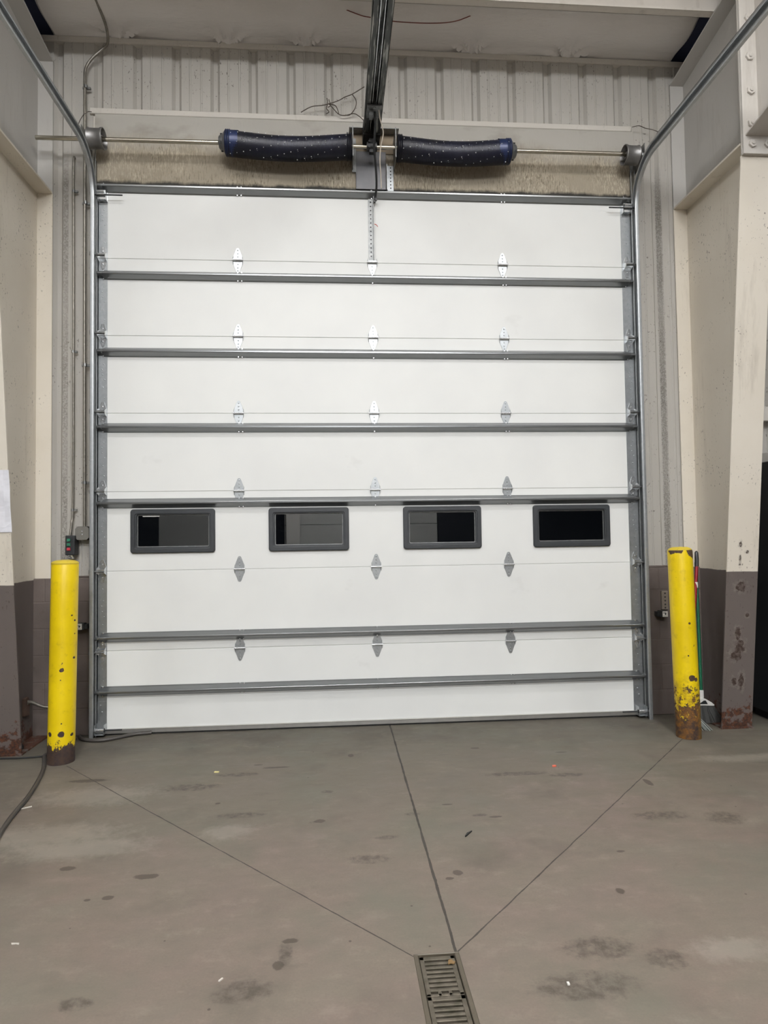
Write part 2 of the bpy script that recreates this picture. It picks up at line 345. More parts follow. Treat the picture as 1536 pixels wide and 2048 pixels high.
# ------------------------------------------------------------------ mesh builder
class MB:
    def __init__(s): s.b = bmesh.new()
    def box(s, x0, x1, y0, y1, z0, z1, mat=None):
        v = [s.b.verts.new(((x0, x1)[i & 1], (y0, y1)[(i >> 1) & 1], (z0, z1)[(i >> 2) & 1])) for i in range(8)]
        for f in ((0, 2, 3, 1), (4, 5, 7, 6), (0, 1, 5, 4), (2, 6, 7, 3), (0, 4, 6, 2), (1, 3, 7, 5)):
            s.b.faces.new([v[i] for i in f])
        if mat:
            for q in v: q.co = mat @ q.co
        return s
    def prism(s, pts, ax, a0, a1):      # closed 2D polygon extruded along an axis; pts are the other two coords in order
        def P(p, a):
            return {'x': (a, p[0], p[1]), 'y': (p[0], a, p[1]), 'z': (p[0], p[1], a)}[ax]
        A = [s.b.verts.new(P(p, a0)) for p in pts]; B = [s.b.verts.new(P(p, a1)) for p in pts]
        n = len(pts)
        s.b.faces.new(A); s.b.faces.new(B[::-1])
        for i in range(n): s.b.faces.new([A[i], B[i], B[(i+1) % n], A[(i+1) % n]])
        return s
    def ring(s, outer, inner, ax, a0, a1):
        def P(p, a): return {'x': (a, p[0], p[1]), 'y': (p[0], a, p[1]), 'z': (p[0], p[1], a)}[ax]
        n = len(outer)
        L = [[s.b.verts.new(P(p, a)) for p in lp] for lp in (outer, inner) for a in (a0, a1)]
        oa, ob, ia, ib = L
        for i in range(n):
            k = (i+1) % n
            s.b.faces.new([oa[i], oa[k], ob[k], ob[i]]); s.b.faces.new([ia[i], ib[i], ib[k], ia[k]])
            s.b.faces.new([oa[i], ia[i], ia[k], oa[k]]); s.b.faces.new([ob[i], ob[k], ib[k], ib[i]])
        return s
    def tube(s, pts, r, n=10, cap=True):
        pts = [Vector(p) for p in pts]; rs = r if isinstance(r, (list, tuple)) else [r]*len(pts)
        loops = []; up = None
        for i, p in enumerate(pts):
            d = (pts[min(i+1, len(pts)-1)]-pts[max(i-1, 0)]).normalized()
            if up is None:
                up = Vector((0, 0, 1)) if abs(d.z) < .9 else Vector((1, 0, 0))
            sd = d.cross(up).normalized(); up = sd.cross(d).normalized()
            loops.append([s.b.verts.new(p+(sd*math.cos(a)+up*math.sin(a))*rs[i]) for a in [2*math.pi*k/n for k in range(n)]])
        for A, B in zip(loops, loops[1:]):
            for k in range(n): s.b.faces.new([A[k], A[(k+1) % n], B[(k+1) % n], B[k]])
        if cap: s.b.faces.new(loops[0][::-1]); s.b.faces.new(loops[-1])
        return s
    def lathe(s, prof, axis, org, n=32):   # prof: (radius, along)
        org = Vector(org); ax = {'x': Vector((1, 0, 0)), 'y': Vector((0, 1, 0)), 'z': Vector((0, 0, 1))}[axis]
        u = {'x': Vector((0, 1, 0)), 'y': Vector((0, 0, 1)), 'z': Vector((1, 0, 0))}[axis]; v = ax.cross(u)
        loops = []
        for r, a in prof:
            if r < 1e-6: loops.append([s.b.verts.new(org+ax*a)])
            else: loops.append([s.b.verts.new(org+ax*a+(u*math.cos(2*math.pi*k/n)+v*math.sin(2*math.pi*k/n))*r) for k in range(n)])
        for A, B in zip(loops, loops[1:]):
            for k in range(n):
                k2 = (k+1) % n
                if len(A) == 1 and len(B) == 1: continue
                if len(A) == 1: s.b.faces.new([A[0], B[k2], B[k]])
                elif len(B) == 1: s.b.faces.new([A[k], A[k2], B[0]])
                else: s.b.faces.new([A[k], A[k2], B[k2], B[k]])
        return s
    def build(s, name, mat, parent=None, org=None, smooth=False, bevel=0, seg=1):
        me = bpy.data.meshes.new(name)
        bmesh.ops.recalc_face_normals(s.b, faces=s.b.faces[:])
        o0 = Vector((0, 0, 0))
        if org is not None: o0 = Vector(org)
        elif parent is not None:
            p = parent
            while p is not None: o0 = o0+p.location; p = p.parent
        if o0.length: bmesh.ops.translate(s.b, verts=s.b.verts[:], vec=-o0)
        s.b.to_mesh(me); s.b.free()
        if smooth:
            for p in me.polygons: p.use_smooth = True
            try: me.set_sharp_from_angle(angle=math.radians(38))
            except Exception: pass
        me.materials.append(M[mat] if isinstance(mat, str) else mat)
        o = bpy.data.objects.new(name, me); C.objects.link(o)
        if parent is not None: o.parent = parent
        elif org is not None: o.location = org
        if bevel:
            md = o.modifiers.new('bevel', 'BEVEL'); md.width = bevel; md.segments = seg; md.limit_method = 'ANGLE'
        return o
def build_each(mb, name, mat, parent, smooth=False):
    """every loose piece of mb becomes a part of its own"""
    left = set(mb.b.verts); out = []
    while left:
        st = [left.pop()]; isl = [st[0]]
        while st:
            for e in st.pop().link_edges:
                for q in e.verts:
                    if q in left: left.discard(q); st.append(q); isl.append(q)
        nb = MB(); mp = {v: nb.b.verts.new(v.co) for v in isl}
        for f in {f for v in isl for f in v.link_faces}: nb.b.faces.new([mp[v] for v in f.verts])
        out.append(nb.build(name, mat, parent, smooth=smooth))
    mb.b.free(); return out
def tag(o, label=None, cat=None, group=None, kind=None):
    if label: o['label'] = label
    if cat: o['category'] = cat
    if group: o['group'] = group
    if kind: o['kind'] = kind
    return o
def empty(name, loc, label=None, cat=None, group=None, kind=None):
    o = bpy.data.objects.new(name, None); C.objects.link(o); o.location = loc; o.empty_display_size = .05
    return tag(o, label, cat, group, kind)
def rrect(x0, x1, z0, z1, r, k=5):
    out = []
    for cx, cz, a0 in ((x1-r, z1-r, 0), (x0+r, z1-r, 90), (x0+r, z0+r, 180), (x1-r, z0+r, 270)):
        for i in range(k+1):
            a = math.radians(a0+90*i/k); out.append((cx+r*math.cos(a), cz+r*math.sin(a)))
    return out
def smoothpath(pts, n=8):
    P = [Vector(p) for p in pts]; out = []
    for i in range(len(P)-1):
        p0, p1, p2, p3 = P[max(i-1, 0)], P[i], P[i+1], P[min(i+2, len(P)-1)]
        for k in range(n):
            u = k/n
            out.append(.5*((2*p1)+(p2-p0)*u+(2*p0-5*p1+4*p2-p3)*u*u+(3*p1-p0-3*p2+p3)*u**3))
    out.append(P[-1]); return out

# ------------------------------------------------------------------ the setting
YW = .06                        # inner face of the liner wall
DX0, DX1, DZ = -.03, 4.33, 4.31  # door opening in the wall
b = MB(); b.box(-7, 11.5, -14.2, .35, -.12, 0)
# shaft under the drain is cut as four slabs round it
b.b.free(); b = MB()
GX0, GX1, GY0, GY1 = 2.070, 2.233, -5.9, -2.80
for (x0, x1, y0, y1) in ((-7, GX0, -14.2, 1.2), (GX1, 11.5, -14.2, 1.2), (GX0, GX1, GY1, 1.2), (GX0, GX1, -14.2, GY0)):
    b.box(x0, x1, y0, y1, -.14, 0)
tag(b.build('floor', 'floor'), kind='structure')

# ribbed liner above the block dado, with the door opening left out
def liner_strip(b, x0, x1, z0, z1):
    ribs = [-.03+.305*k for k in range(-23, 38)]
    pts = [(x0, YW)]
    for c in ribs:
        prof = [(-.038, 0), (-.016, .032), (.016, .032), (.038, 0), (.098, 0), (.104, -.005), (.112, -.005), (.118, 0), (.186, 0), (.192, -.005), (.200, -.005), (.206, 0)]
        for dx, dy in prof:
            if x0+.001 < c+dx < x1-.001: pts.append((c+dx, YW+dy))
    pts.append((x1, YW))
    A = [b.b.verts.new((p[0], p[1], z0)) for p in pts]; B = [b.b.verts.new((p[0], p[1], z1)) for p in pts]
    for i in range(len(pts)-1): b.b.faces.new([A[i], A[i+1], B[i+1], B[i]])
    b.box(x0, x1, YW+.036, YW+.06, z0, z1)
b = MB()
liner_strip(b, -6.9, DX0-.036, 1.20, 5.46); liner_strip(b, DX1+.022, 11.4, 1.20, 5.46); liner_strip(b, DX0-.036, DX1+.022, 4.9, 5.46)
tag(b.build('wall_back', 'liner'), kind='structure')
b = MB(); b.box(-6.9, DX0-.036, YW-.045, YW+.15, 0, 1.195); b.box(DX1+.022, 11.4, YW-.045, YW+.15, 0, 1.195)
b.box(-6.9, DX0-.036, YW-.012, YW+.15, 1.195, 1.21); b.box(DX1+.022, 11.4, YW-.012, YW+.15, 1.195, 1.21)
tag(b.build('wall_block', 'block', bevel=.004), kind='structure')
b = MB(); b.box(-.05, DX1+.022, YW-.02, YW+.04, 4.285, 4.87)
tag(b.build('trim_1', 'header'), kind='structure')            # stained header sheet over the door
b = MB(); b.box(-.09, DX1+.01, YW-.026, YW+.04, 4.862, 4.908)
tag(b.build('trim_2', 'trim', bevel=.004), kind='structure')  # girt above the header
b = MB(); b.box(-6.9, 11.4, YW-.015, YW+.08, 5.450, 5.495)
tag(b.build('trim_3', 'trim', bevel=.004), kind='structure')  # eave strut
for i, (x0, x1) in enumerate(((-.066, -.034), (4.318, 4.352))):
    b = MB(); b.box(x0, x1, YW-.014, YW+.2, 0, 4.85)
    tag(b.build('trim_%d' % (4+i), 'galv_dull' if 0 else 'trim', bevel=.003), kind='structure')  # door jambs
# girt line seen on the liner either side
# roof deck / insulation facing, sagging between purlins
SL = .16
def roof_z(y): return 5.50+SL*(YW-y)
b = MB(); nx, ny = 230, 150
XS = [-.36+5.07*i/nx for i in range(nx+1)]; nx = nx; YS = [.12-(14.3)*(j/ny)**1.6 for j in range(ny+1)]
tucks = [(.12, .05), (1.0, .06), (1.62, .05), (2.98, .07), (3.80, .07)]
vv = []
for y in YS:
    row = []
    for x_ in XS:
        ph = ((YW-y)-.0) % 1.5
        sag = -.05*math.sin(math.pi*min(1, (YW-y)/.6))**2 if y > -.55 else -.06*math.sin(math.pi*(((-.55-y) % 1.5)/1.5))
        if y > .05: sag = 0
        z = roof_z(y)+sag+.016*mnoise.noise(Vector((x_*1.3, y*2.5, 0)))
        for tx, am in tucks:
            d = YW-y; dx = x_-tx
            if d < .6 and abs(dx) < .5:
                ang = math.atan2(dx, d+.03)
                rr_ = math.hypot(dx, d)
                z += .016*(abs(math.sin(ang*5+tx*5))**.6-.5)*min(1, rr_/.06)*math.exp(-(rr_/.22)**2)*3.2-.02*math.exp(-(rr_/.08)**2)
        row.append(b.b.verts.new((x_, y, z)))
    vv.append(row)
for j in range(ny):
    for i in range(nx): b.b.faces.new([vv[j][i], vv[j][i+1], vv[j+1][i+1], vv[j+1][i]])
for x_ in (0, nx):      # the facing is turned up over each rafter
    sgn = -1 if x_ == 0 else 1
    prev = None
    for j in range(ny+1):
        p = vv[j][x_].co; q = (b.b.verts.new((p.x+sgn*.02, p.y, p.z+.02)), b.b.verts.new((p.x+sgn*.025, p.y, p.z+.075)))
        if prev:
            b.b.faces.new([vv[j-1][x_], vv[j][x_], q[0], prev[0]]); b.b.faces.new([prev[0], q[0], q[1], prev[1]])
        prev = q
for (xa, xb) in ((-7, -.95), (5.28, 11.4)):
    a_ = [b.b.verts.new(c_) for c_ in ((xa, .12, roof_z(.12)), (xb, .12, roof_z(.12)), (xb, -14.2, roof_z(-14.2)), (xa, -14.2, roof_z(-14.2)))]
    b.b.faces.new(a_)
tag(b.build('ceiling', 'vinyl', smooth=True), kind='structure')
b = MB(); b.prism([(.4, roof_z(.4)+.07), (-14.3, roof_z(-14.3)+.07), (-14.3, roof_z(-14.3)+.10), (.4, roof_z(.4)+.10)], 'x', -7, 11.4)
tag(b.build('ceiling_deck', flat('roof_deck_gap_shade', hexc(62, 68, 96), .7)), kind='structure')  # deck coloured dark blue for the shade in the gap above the rafters
# rest of the hall behind and beside the camera
b = MB(); b.box(-7.1, -7, -14.2, .3, 0, 8); tag(b.build('wall_left', 'darkweb'), kind='structure')
b = MB(); b.box(11.4, 11.5, -14.2, .3, 0, 8); tag(b.build('wall_right', 'darkweb'), kind='structure')
b = MB()
for (x0, x1, z0, z1) in ((-7, -3.3, 0, 8), (-1.2, .3, 0, 8), (4.9, 11.4, 0, 8), (.3, 4.9, 4.3, 8)): b.box(x0, x1, -14.3, -14.2, z0, z1)
tag(b.build('wall_front', 'darkweb'), kind='structure')
b = MB()
for k in range(7): b.box(.32, 4.88, -14.25, -14.2, .02+k*.61, .62+k*.61)
tag(b.build('door_2', 'farwhite', bevel=.006), kind='structure')
b = MB(); b.box(-3.3, -1.2, -14.28, -14.2, 0, 8); tag(b.build('wall_front_panel', 'farwhite'), kind='structure')

# ------------------------------------------------------------------ rigid frame columns with knee and rafter
def steel_column(cx, side, label):
    """cx: web plane; side +1 = right of the bay, -1 = left"""
    o = empty('steel_column', (cx, -.25, 0), label, 'column')
    HW = .12
    def yin(z): return -.408-(.872-.408)*min(z, 4.13)/4.13       # front face of the tapered inner flange
    b = MB(); b.box(cx-.005, cx+.005, 0, 0, 0, 0); b.b.free()
    b = MB()
    # web, tapered, up to the sloping cap
    zc = lambda y: 5.27+SL*(.05-y)
    b.prism([(.045, .0), (yin(0)+.012, 0), (yin(4.13)+.012, 4.13), (-.862, 4.205), (.045, 4.205)], 'x', cx-.005, cx+.005)
    b.build('web', 'column', o)
    b = MB(); b.prism([(.045, 4.222), (-.868, 4.222), (-.868, zc(-.868)), (.045, zc(.045))], 'x', cx-.005, cx+.005); b.build('knee_web', 'knee', o)
    b = MB(); b.box(cx-HW, cx+HW, .04, .052, 0, 4.21); b.build('outer_flange', 'column', o, bevel=.002)
    b = MB(); b.box(cx-HW, cx+HW, .04, .052, 4.2105, 5.29); b.build('upper_flange', 'knee', o, bevel=.002)
    b = MB(); b.prism([(yin(0), 0), (yin(0)+.014, 0), (yin(4.12)+.014, 4.125), (yin(4.12), 4.125)], 'x', cx-HW, cx+HW)
    b.build('inner_flange', 'column_r' if side > 0 else 'column', o, bevel=.002)
    b = MB(); b.box(cx-HW-.004, cx+HW+.004, yin(0)-.012, .055, 0, .012); b.build('base_plate', 'column', o)
    b = MB(); b.box(cx-HW, cx+HW, -.86, .04, 4.205, 4.222); b.build('knee_stiffener', 'column', o, bevel=.002)
    b = MB(); b.prism([(.052, zc(.052)), (.052, zc(.052)+.014), (-.87, zc(-.87)+.014), (-.87, zc(-.87))], 'x', cx-HW, cx+HW)
    b.build('cap_flange', 'knee', o, bevel=.002)
    b = MB(); b.box(cx-HW, cx+HW, -.884, -.868, 4.125, 5.55); b.box(cx-HW, cx+HW, -.902, -.886, 4.125, 5.55)
    b.build('end_plate', 'steelpaint', o, bevel=.002)
    for z in (4.195, 4.34, 4.575, 4.82, 5.10, 5.34):
        for s in (-1, 1):
            b = MB(); ang = random.random()
            b.prism([(cx+s*.057+.030*math.cos(ang+k*math.pi/3), z+.030*math.sin(ang+k*math.pi/3)) for k in range(6)], 'y', -.917, -.902)
            b.lathe([(0, -.925), (.012, -.923), (.013, -.917)], 'y', (cx+s*.057, 0, z), 12)
            b.build('bolt', 'steelpaint', o)
    # rafter going back over the hall
    L = -13.9
    zb = lambda y: 4.262+(.13)*(-.9-y)
    b = MB(); b.prism([(-.902, zb(-.902)), (-.902, zc(-.9)), (L, zc(L)), (L, zc(L)-.75)], 'x', cx-.005, cx+.005)
    r = b.build('rafter', 'steelpaint', o)
    b = MB(); b.prism([(-.902, zb(-.902)-.012), (-.902, zb(-.902)), (L, zc(L)-.738), (L, zc(L)-.75)], 'x', cx-HW+.015, cx+HW-.015)
    b.prism([(-.902, zc(-.902)), (-.902, zc(-.902)+.012), (L, zc(L)+.012), (L, zc(L))], 'x', cx-HW+.015, cx+HW-.015)
    b.build('rafter_flange', 'steelpaint', r, bevel=.002)
    return o
colR = steel_column(4.812, 1, 'beige and grey tapered steel column right of the overhead door, broom leaning beside it')
colL = steel_column(-.492, -1, 'beige and grey tapered steel column left of the overhead door, with paper sheet on its face')
# purlins on the rafters
for k in range(3):
    y = -.55-1.5*k; z0 = 5.387+SL*(1.5*k)
    b = MB()
    b.box(-6.9, 11.4, y-.003, y+.0, z0, z0+.20)
    b.box(-6.9, 11.4, y-.06, y, z0, z0+.004); b.box(-6.9, 11.4, y-.062, y-.058, z0, z0+.02)
    b.box(-6.9, 11.4, y, y+.05, z0+.196, z0+.2)
    p = b.build('roof_purlin', 'purlin')
    tag(p, 'cream roof purlin crossing the top of the view under the insulation' if k == 0 else ['', 'roof purlin nearest behind the one crossing the top of the view', 'roof purlin directly above the two front strip lamps'][k], 'beam', 'roof purlins')

# ------------------------------------------------------------------ overhead door
I = .6096; W = 7*I; ZO = .025
door = empty('door_1', (W/2, 0, 0), 'white seven-panel overhead sectional door with four black framed windows', 'garage door', kind='structure')
wins = [(.241, .882), (1.294, 1.921), (2.352, 2.981), (3.405, 4.043)]
WZ0, WZ1 = 1.377, 1.716
for k in range(7):
    z0 = ZO+k*I+.0015; z1 = ZO+(k+1)*I-.0015
    if k == 0: z0 = .045
    if k == 6: z1 -= .03
    b = MB()
    if k == 2:
        h0, h1 = WZ0+.03, WZ1-.03
        b.box(0, W, 0, .045, z0, h0); b.box(0, W, 0, .045, h1, z1)
        xs = [0]+[v for a in wins for v in (a[0]+.03, a[1]-.03)]+[W]
        for i in range(0, len(xs), 2): b.box(xs[i], xs[i+1], 0, .045, h0, h1)
        b.build('door_section', 'skin', door)
    else:
        b.box(0, W, 0, .045, z0, z1)
        b.build('door_section', 'skin', door, bevel=.0025)
b = MB()
for k in range(1, 7): b.box(.004, W-.004, .007, .04, ZO+k*I-.02, ZO+k*I+.02)
b.build('section_joint', 'skin', door)
for (x0, x1) in wins:
    b = MB(); T = .047
    b.ring(rrect(x0, x1, WZ0, WZ1, .022), rrect(x0+T, x1-T, WZ0+T, WZ1-T+.004, .012), 'y', -.016, .05)
    b.ring(rrect(x0+.004, x1-.004, WZ0+.004, WZ1-.004, .02), rrect(x0+T-.012, x1-T+.012, WZ0+T-.012, WZ1-T+.012, .016), 'y', -.022, -.016)
    fr = b.build('window_frame', 'frameblack', door, bevel=.003, seg=2)
    b = MB(); b.box(x0+T-.004, x1-T+.004, .012, .016, WZ0+T-.004, WZ1-T+.006)
    b.build('window_pane', 'glass', fr)
    b = MB(); b.ring(rrect(x0+T-.002, x1-T+.002, WZ0+T-.002, WZ1-T+.006, .012), rrect(x0+T+.006, x1-T-.006, WZ0+T+.006, WZ1-T-.003, .008), 'y', .004, .012)
    b.build('glazing_bead', 'galv_dull', fr)
# end stiles
for s in (0, 1):
    for k in range(7):
        z0 = ZO+k*I+.002; z1 = ZO+(k+1)*I-.002
        if k == 0: z0 = .03
        if k == 6: z1 -= .07
        x0, x1 = ((-.002, .064) if s == 0 else (W-.062, W+.03))
        b = MB(); b.box(x0, x1, -.0035, 0, z0, z1)
        if s == 0: b.box(-.004, -.002, -.0035, .05, z0, z1)
        else: b.box(x1, x1+.002, -.0035, .05, z0, z1)
        xc = (x0+x1)/2
        for i, (dx, dz) in enumerate(((-.008, .04), (.01, .12), (.0, .20), (.012, .26), (-.004, .30), (-.008, .34), (.006, .38), (.0, .47), (.012, .56))):
            if z0+dz < z1-.01: b.lathe([(.0, -.0075), (.0035, -.0065), (.005, -.0035)], 'y', (xc+dx, 0, z0+dz), 8)
        b.build('end_stile', 'galv', door)
# horizontal struts
for z in (4.238+.0, 3.548, 2.940, 2.349, 1.763, .738, .331):
    zz = z
    prof = [(0, .037), (-.0035, .037), (-.012, .030), (-.054, .010), (-.058, .007), (-.058, -.007), (-.054, -.010), (-.012, -.030), (-.0035, -.037), (0, -.037)]
    b = MB(); x0, x1 = (.0, W+.01) if z > .8 else (-.012, W+.025)
    # ends are notched: flanges stop a little short of the nose
    b.prism([(p[0], zz+p[1]) for p in prof], 'x', x0+.035, x1-.035)
    b.prism([(-.03, zz+.021), (-.054, zz+.010), (-.058, zz+.007), (-.058, zz-.007), (-.054, zz-.010), (-.03, zz-.021)], 'x', x0, x0+.035)
    b.prism([(-.03, zz+.021), (-.054, zz+.010), (-.058, zz+.007), (-.058, zz-.007), (-.054, zz-.010), (-.03, zz-.021)], 'x', x1-.035, x1)
    st = b.build('strut', 'strut', door, bevel=.0015)
    b = MB()
    for xx in (.035, W/4, W/4+.03, W/2, W*.75, W*.75+.025, W-.035):
        for s in (-1, 1):
            b.lathe([(0, -.015), (.005, -.0145), (.006, -.010), (.006, -.003)], 'y', (xx, 0, zz+s*.033), 8)
    build_each(b, 'screw', 'galv_bright', st)
# centre hinges
def hinge(x, z, mirror=False, up=True, lo=True):
    b = MB()
    leaf = [(-.036, .012), (.036, .012), (.034, .036), (.012, .093), (.006, .099), (-.006, .099), (-.012, .093), (-.034, .036)]
    if up: b.prism([(x+p[0], z+p[1]) for p in leaf], 'y', -.004, -.0005)
    if lo: b.prism([(x+p[0], z-p[1]) for p in leaf][::-1], 'y', -.004, -.0005)
    for s in (-1, 1):   # turned-up ears carrying the pin
        b.prism([(-.001, z-.034), (-.001, z+.034), (-.018, z+.010), (-.024, z), (-.018, z-.010)], 'x', x+s*.037-.0015, x+s*.037+.0015)
    b.box(x-.036, x+.036, -.019, -.016, z-.006, z+.013)
    for dz in (.03, .055, .082, -.03, -.058, -.082):
        if (dz > 0 and up) or (dz < 0 and lo): b.lathe([(0, -.010), (.005, -.0095), (.006, -.004)], 'y', (x, 0, z+dz), 8)
    h = b.build('hinge', 'galv', door, bevel=.0007)
    b = MB(); b.tube([(x-.043, -.018, z), (x+.043, -.018, z)], .006, 10); b.build('hinge_pin', 'galv_bright', h, smooth=True)
for k in range(1, 7):
    for x in (W/4, W/2, 3*W/4): hinge(x, ZO+k*I, up=not (k == 6 and x == W/2))
# perforated arm brace on the top section
b = MB(); b.box(2.106, 2.146, -.006, -.001, 3.70, 4.222); b.box(2.146, 2.149, -.032, -.001, 3.70, 4.222)
br_ = b.build('brace_angle', 'galv_dull', door)
b = MB()
for i in range(14): b.lathe([(0, -.0066), (.0058, -.0066), (.0058, -.0060), (0, -.0060)], 'y', (2.126, 0, 3.735+i*.034), 8)
build_each(b, 'hole', 'dark', br_)
# roller brackets
for s, X, d in ((0, .03, -1), (1, W-.018, 1)):
    for k in range(1, 7):
        z = ZO+k*I
        b = MB()
        leaf = [(-.030, .010), (.030, .010), (.030, .03), (.010, .088), (-.010, .088), (-.030, .03)]
        b.prism([(X+p[0], z+p[1]) for p in leaf], 'y', -.008, -.0036); b.prism([(X+p[0], z-p[1]) for p in leaf][::-1], 'y', -.008, -.0036)
        for q in (-.031, .028): b.prism([(-.004, z-.03), (-.004, z+.04), (-.055, z+.015), (-.068, z), (-.055, z-.012)], 'x', X+q, X+q+.003)
        b.box(X-.031, X+.031, -.058, -.055, z-.008, z+.016)
        b.lathe([(0, -.014), (.006, -.013), (.007, -.008)], 'y', (X, 0, z+.05), 8); b.lathe([(0, -.014), (.006, -.013), (.007, -.008)], 'y', (X, 0, z-.05), 8)
        h = b.build('roller_hinge', 'galv_bright', door, bevel=.0007)
        b = MB(); b.tube([(X-d*.034, -.066, z), (X+d*.055, -.066, z)], .0065, 10)
        b.lathe([(.0065, 0), (.026, .001), (.028, .006), (.028, .014), (.026, .019), (.0065, .02)], 'x', (X+d*.052-(.02 if d < 0 else 0), -.066, z), 18)
        b.build('roller', 'galv_dull', h, smooth=True)
    # top and bottom corner brackets with their long roller stems
    for z, nm in ((4.155, 'top_bracket'), (.055, 'bottom_bracket')):
        b = MB()
        if z > 1:
            b.box(X-.035, X+.035, -.006, -.0036, z-.05, z+.07); b.box(X-.035, X+.03, -.05, -.047, z-.028, z+.045)
            b.box(X-.035, X-.032, -.05, -.003, z-.028, z+.045); b.box(X+.03, X+.033, -.05, -.003, z-.028, z+.045)
        else:
            b.box(X-.035, X+.035, -.007, -.0036, z-.03, z+.20); b.box(X-.035, X+.035, -.075, -.003, z-.035, z-.032)
            for q in (-.036, .033): b.box(X+q, X+q+.003, -.075, -.003, z-.034, z+.04)
            b.lathe([(0, -.015), (.007, -.014), (.008, -.007)], 'y', (X, 0, z+.12), 8); b.lathe([(0, -.015), (.007, -.014), (.008, -.007)], 'y', (X-.012, 0, z+.17), 8)
        h = b.build(nm, 'galv_bright' if z > 1 else 'galv', door)
        b = MB()
        ye = -.062
        if z > 1:
            for dz in (.015, -.006): b.tube([(X-.032, ye, z+dz+.012), (X+.028, ye, z+dz+.012)], .009, 12)
        else: b.tube([(X-.036, ye, z), (X+.036, ye, z)], .016, 14)
        build_each(b, 'roller_sleeve', 'galv_bright', h, smooth=True)
        b = MB(); b.tube([(X-d*.165, ye, z), (X+d*.055, ye, z)], .0055, 10)
        b.lathe([(.0065, 0), (.026, .001), (.028, .006), (.028, .014), (.026, .019), (.0065, .02)], 'x', (X+d*.052-(.02 if d < 0 else 0), ye, z), 18)
        b.build('roller', 'black', h, smooth=True)
b = MB(); b.box(0, W, -.012, .046, .012, .046); b.box(0, W, -.014, .046, .040, .047); b.build('bottom_retainer', 'alu', door, bevel=.002)
b = MB(); b.box(-.02, W+.02, -.004, .05, -.002, .013); b.build('bottom_seal', 'rubber', door)

# ------------------------------------------------------------------ tracks
def sweep(b, prof, path, nrm, tang_x=(1, 0, 0)):
    loops = []
    for p, n in zip(path, nrm):
        loops.append([b.b.verts.new((p[0]+a, p[1]+n[0]*c, p[2]+n[1]*c)) for a, c in prof])
    for A, B in zip(loops, loops[1:]):
        for k in range(len(prof)):
            b.b.faces.new([A[k], A[(k+1) % len(prof)], B[(k+1) % len(prof)], B[k]])
    b.b.faces.new(loops[0]); b.b.faces.new(loops[-1][::-1])
def c_profile(d, T=.0022):
    H = .040
    half = []
    for i in range(7):
        a = math.radians(90-i*26)
        half.append((.024+.008*math.cos(a), H-.009+.009*math.sin(a)))
    outer = [(0, 0), (0, H-.006), (.004, H)]+half
    inner = [(p[0]-0, p[1]-T) if p[0] <= .024 else (.024+(p[0]-.024)*.72, H-.009+(p[1]-H+.009)*.75) for p in half][::-1]+[(.006, H-T), (T, H-.008), (T, 0)]
    up = outer+inner
    lo = [(p[0], -p[1]) for p in up][::-1]
    pts = outer+inner[:-1]+[(p[0], -p[1]) for p in (outer+inner[:-1])[::-1]][:-1]
    return [(d*p[0], p[1]) for p in pts]
def track(X, d, zc, label, endy):
    o = empty('door_track', (X, -.07, 0), label, 'door track', 'galvanised tracks of the overhead door')
    R = .34; yv = -.070
    path, nrm = [], []
    for i in range(11): path.append((X, yv, .0+(zc-R)*i/10)); nrm.append((1, 0))
    vert = (list(path), list(nrm)); path, nrm = [], []
    for i in range(17):
        a = math.pi/2*i/16
        path.append((X, yv-R+R*math.cos(a), zc-R+R*math.sin(a))); nrm.append((math.cos(a), math.sin(a)))
    for i in range(1, 12): path.append((X, yv-R+(endy-yv+R)*i/11, zc)); nrm.append((0, 1))
    b = MB(); sweep(b, c_profile(d), *vert); v = b.build('vertical_rail', 'galv', o, smooth=True)
    b = MB(); sweep(b, c_profile(d), path, nrm); b.build('curved_rail', 'galv', o, smooth=True)
    # wall angle carrying the vertical rail
    b = MB(); b.box(min(X, X-d*.003), max(X, X-d*.003), -.045, YW+.02, .0, zc+.02)
    b.build('wall_angle', 'galv_dull', o)
    # stiffening angle on the horizontal run
    b = MB(); b.box(min(X-d*.001, X-d*.004), max(X-d*.001, X-d*.004), endy, -.42, zc-.02, zc+.085); b.box(min(X-d*.001, X-d*.055), max(X-d*.001, X-d*.055), endy, -.42, zc+.081, zc+.085)
    b.build('stiffening_angle', 'galv', o)
    for yy in (-.75, -1.4, -2.1):
        b = MB(); b.lathe([(0, 0), (.007, .001), (.009, .006), (0, .007)], 'x', (X+d*.002, yy, zc+.0), 8)
        b.build('track_bolt', 'galv_bright', o)
    b = MB(); b.box(X-.02, X+.02, endy+.1, endy+.14, zc+.05, roof_z(endy)-.1); b.build('hanger_strap', 'galv_dull', o)
    return o
track(-.032, 1, 4.452, 'galvanised track on the left side of the door, curving back overhead', -3.0)
track(W+.046, -1, 4.468, 'galvanised track on the right side of the door, curving back overhead', -3.0)

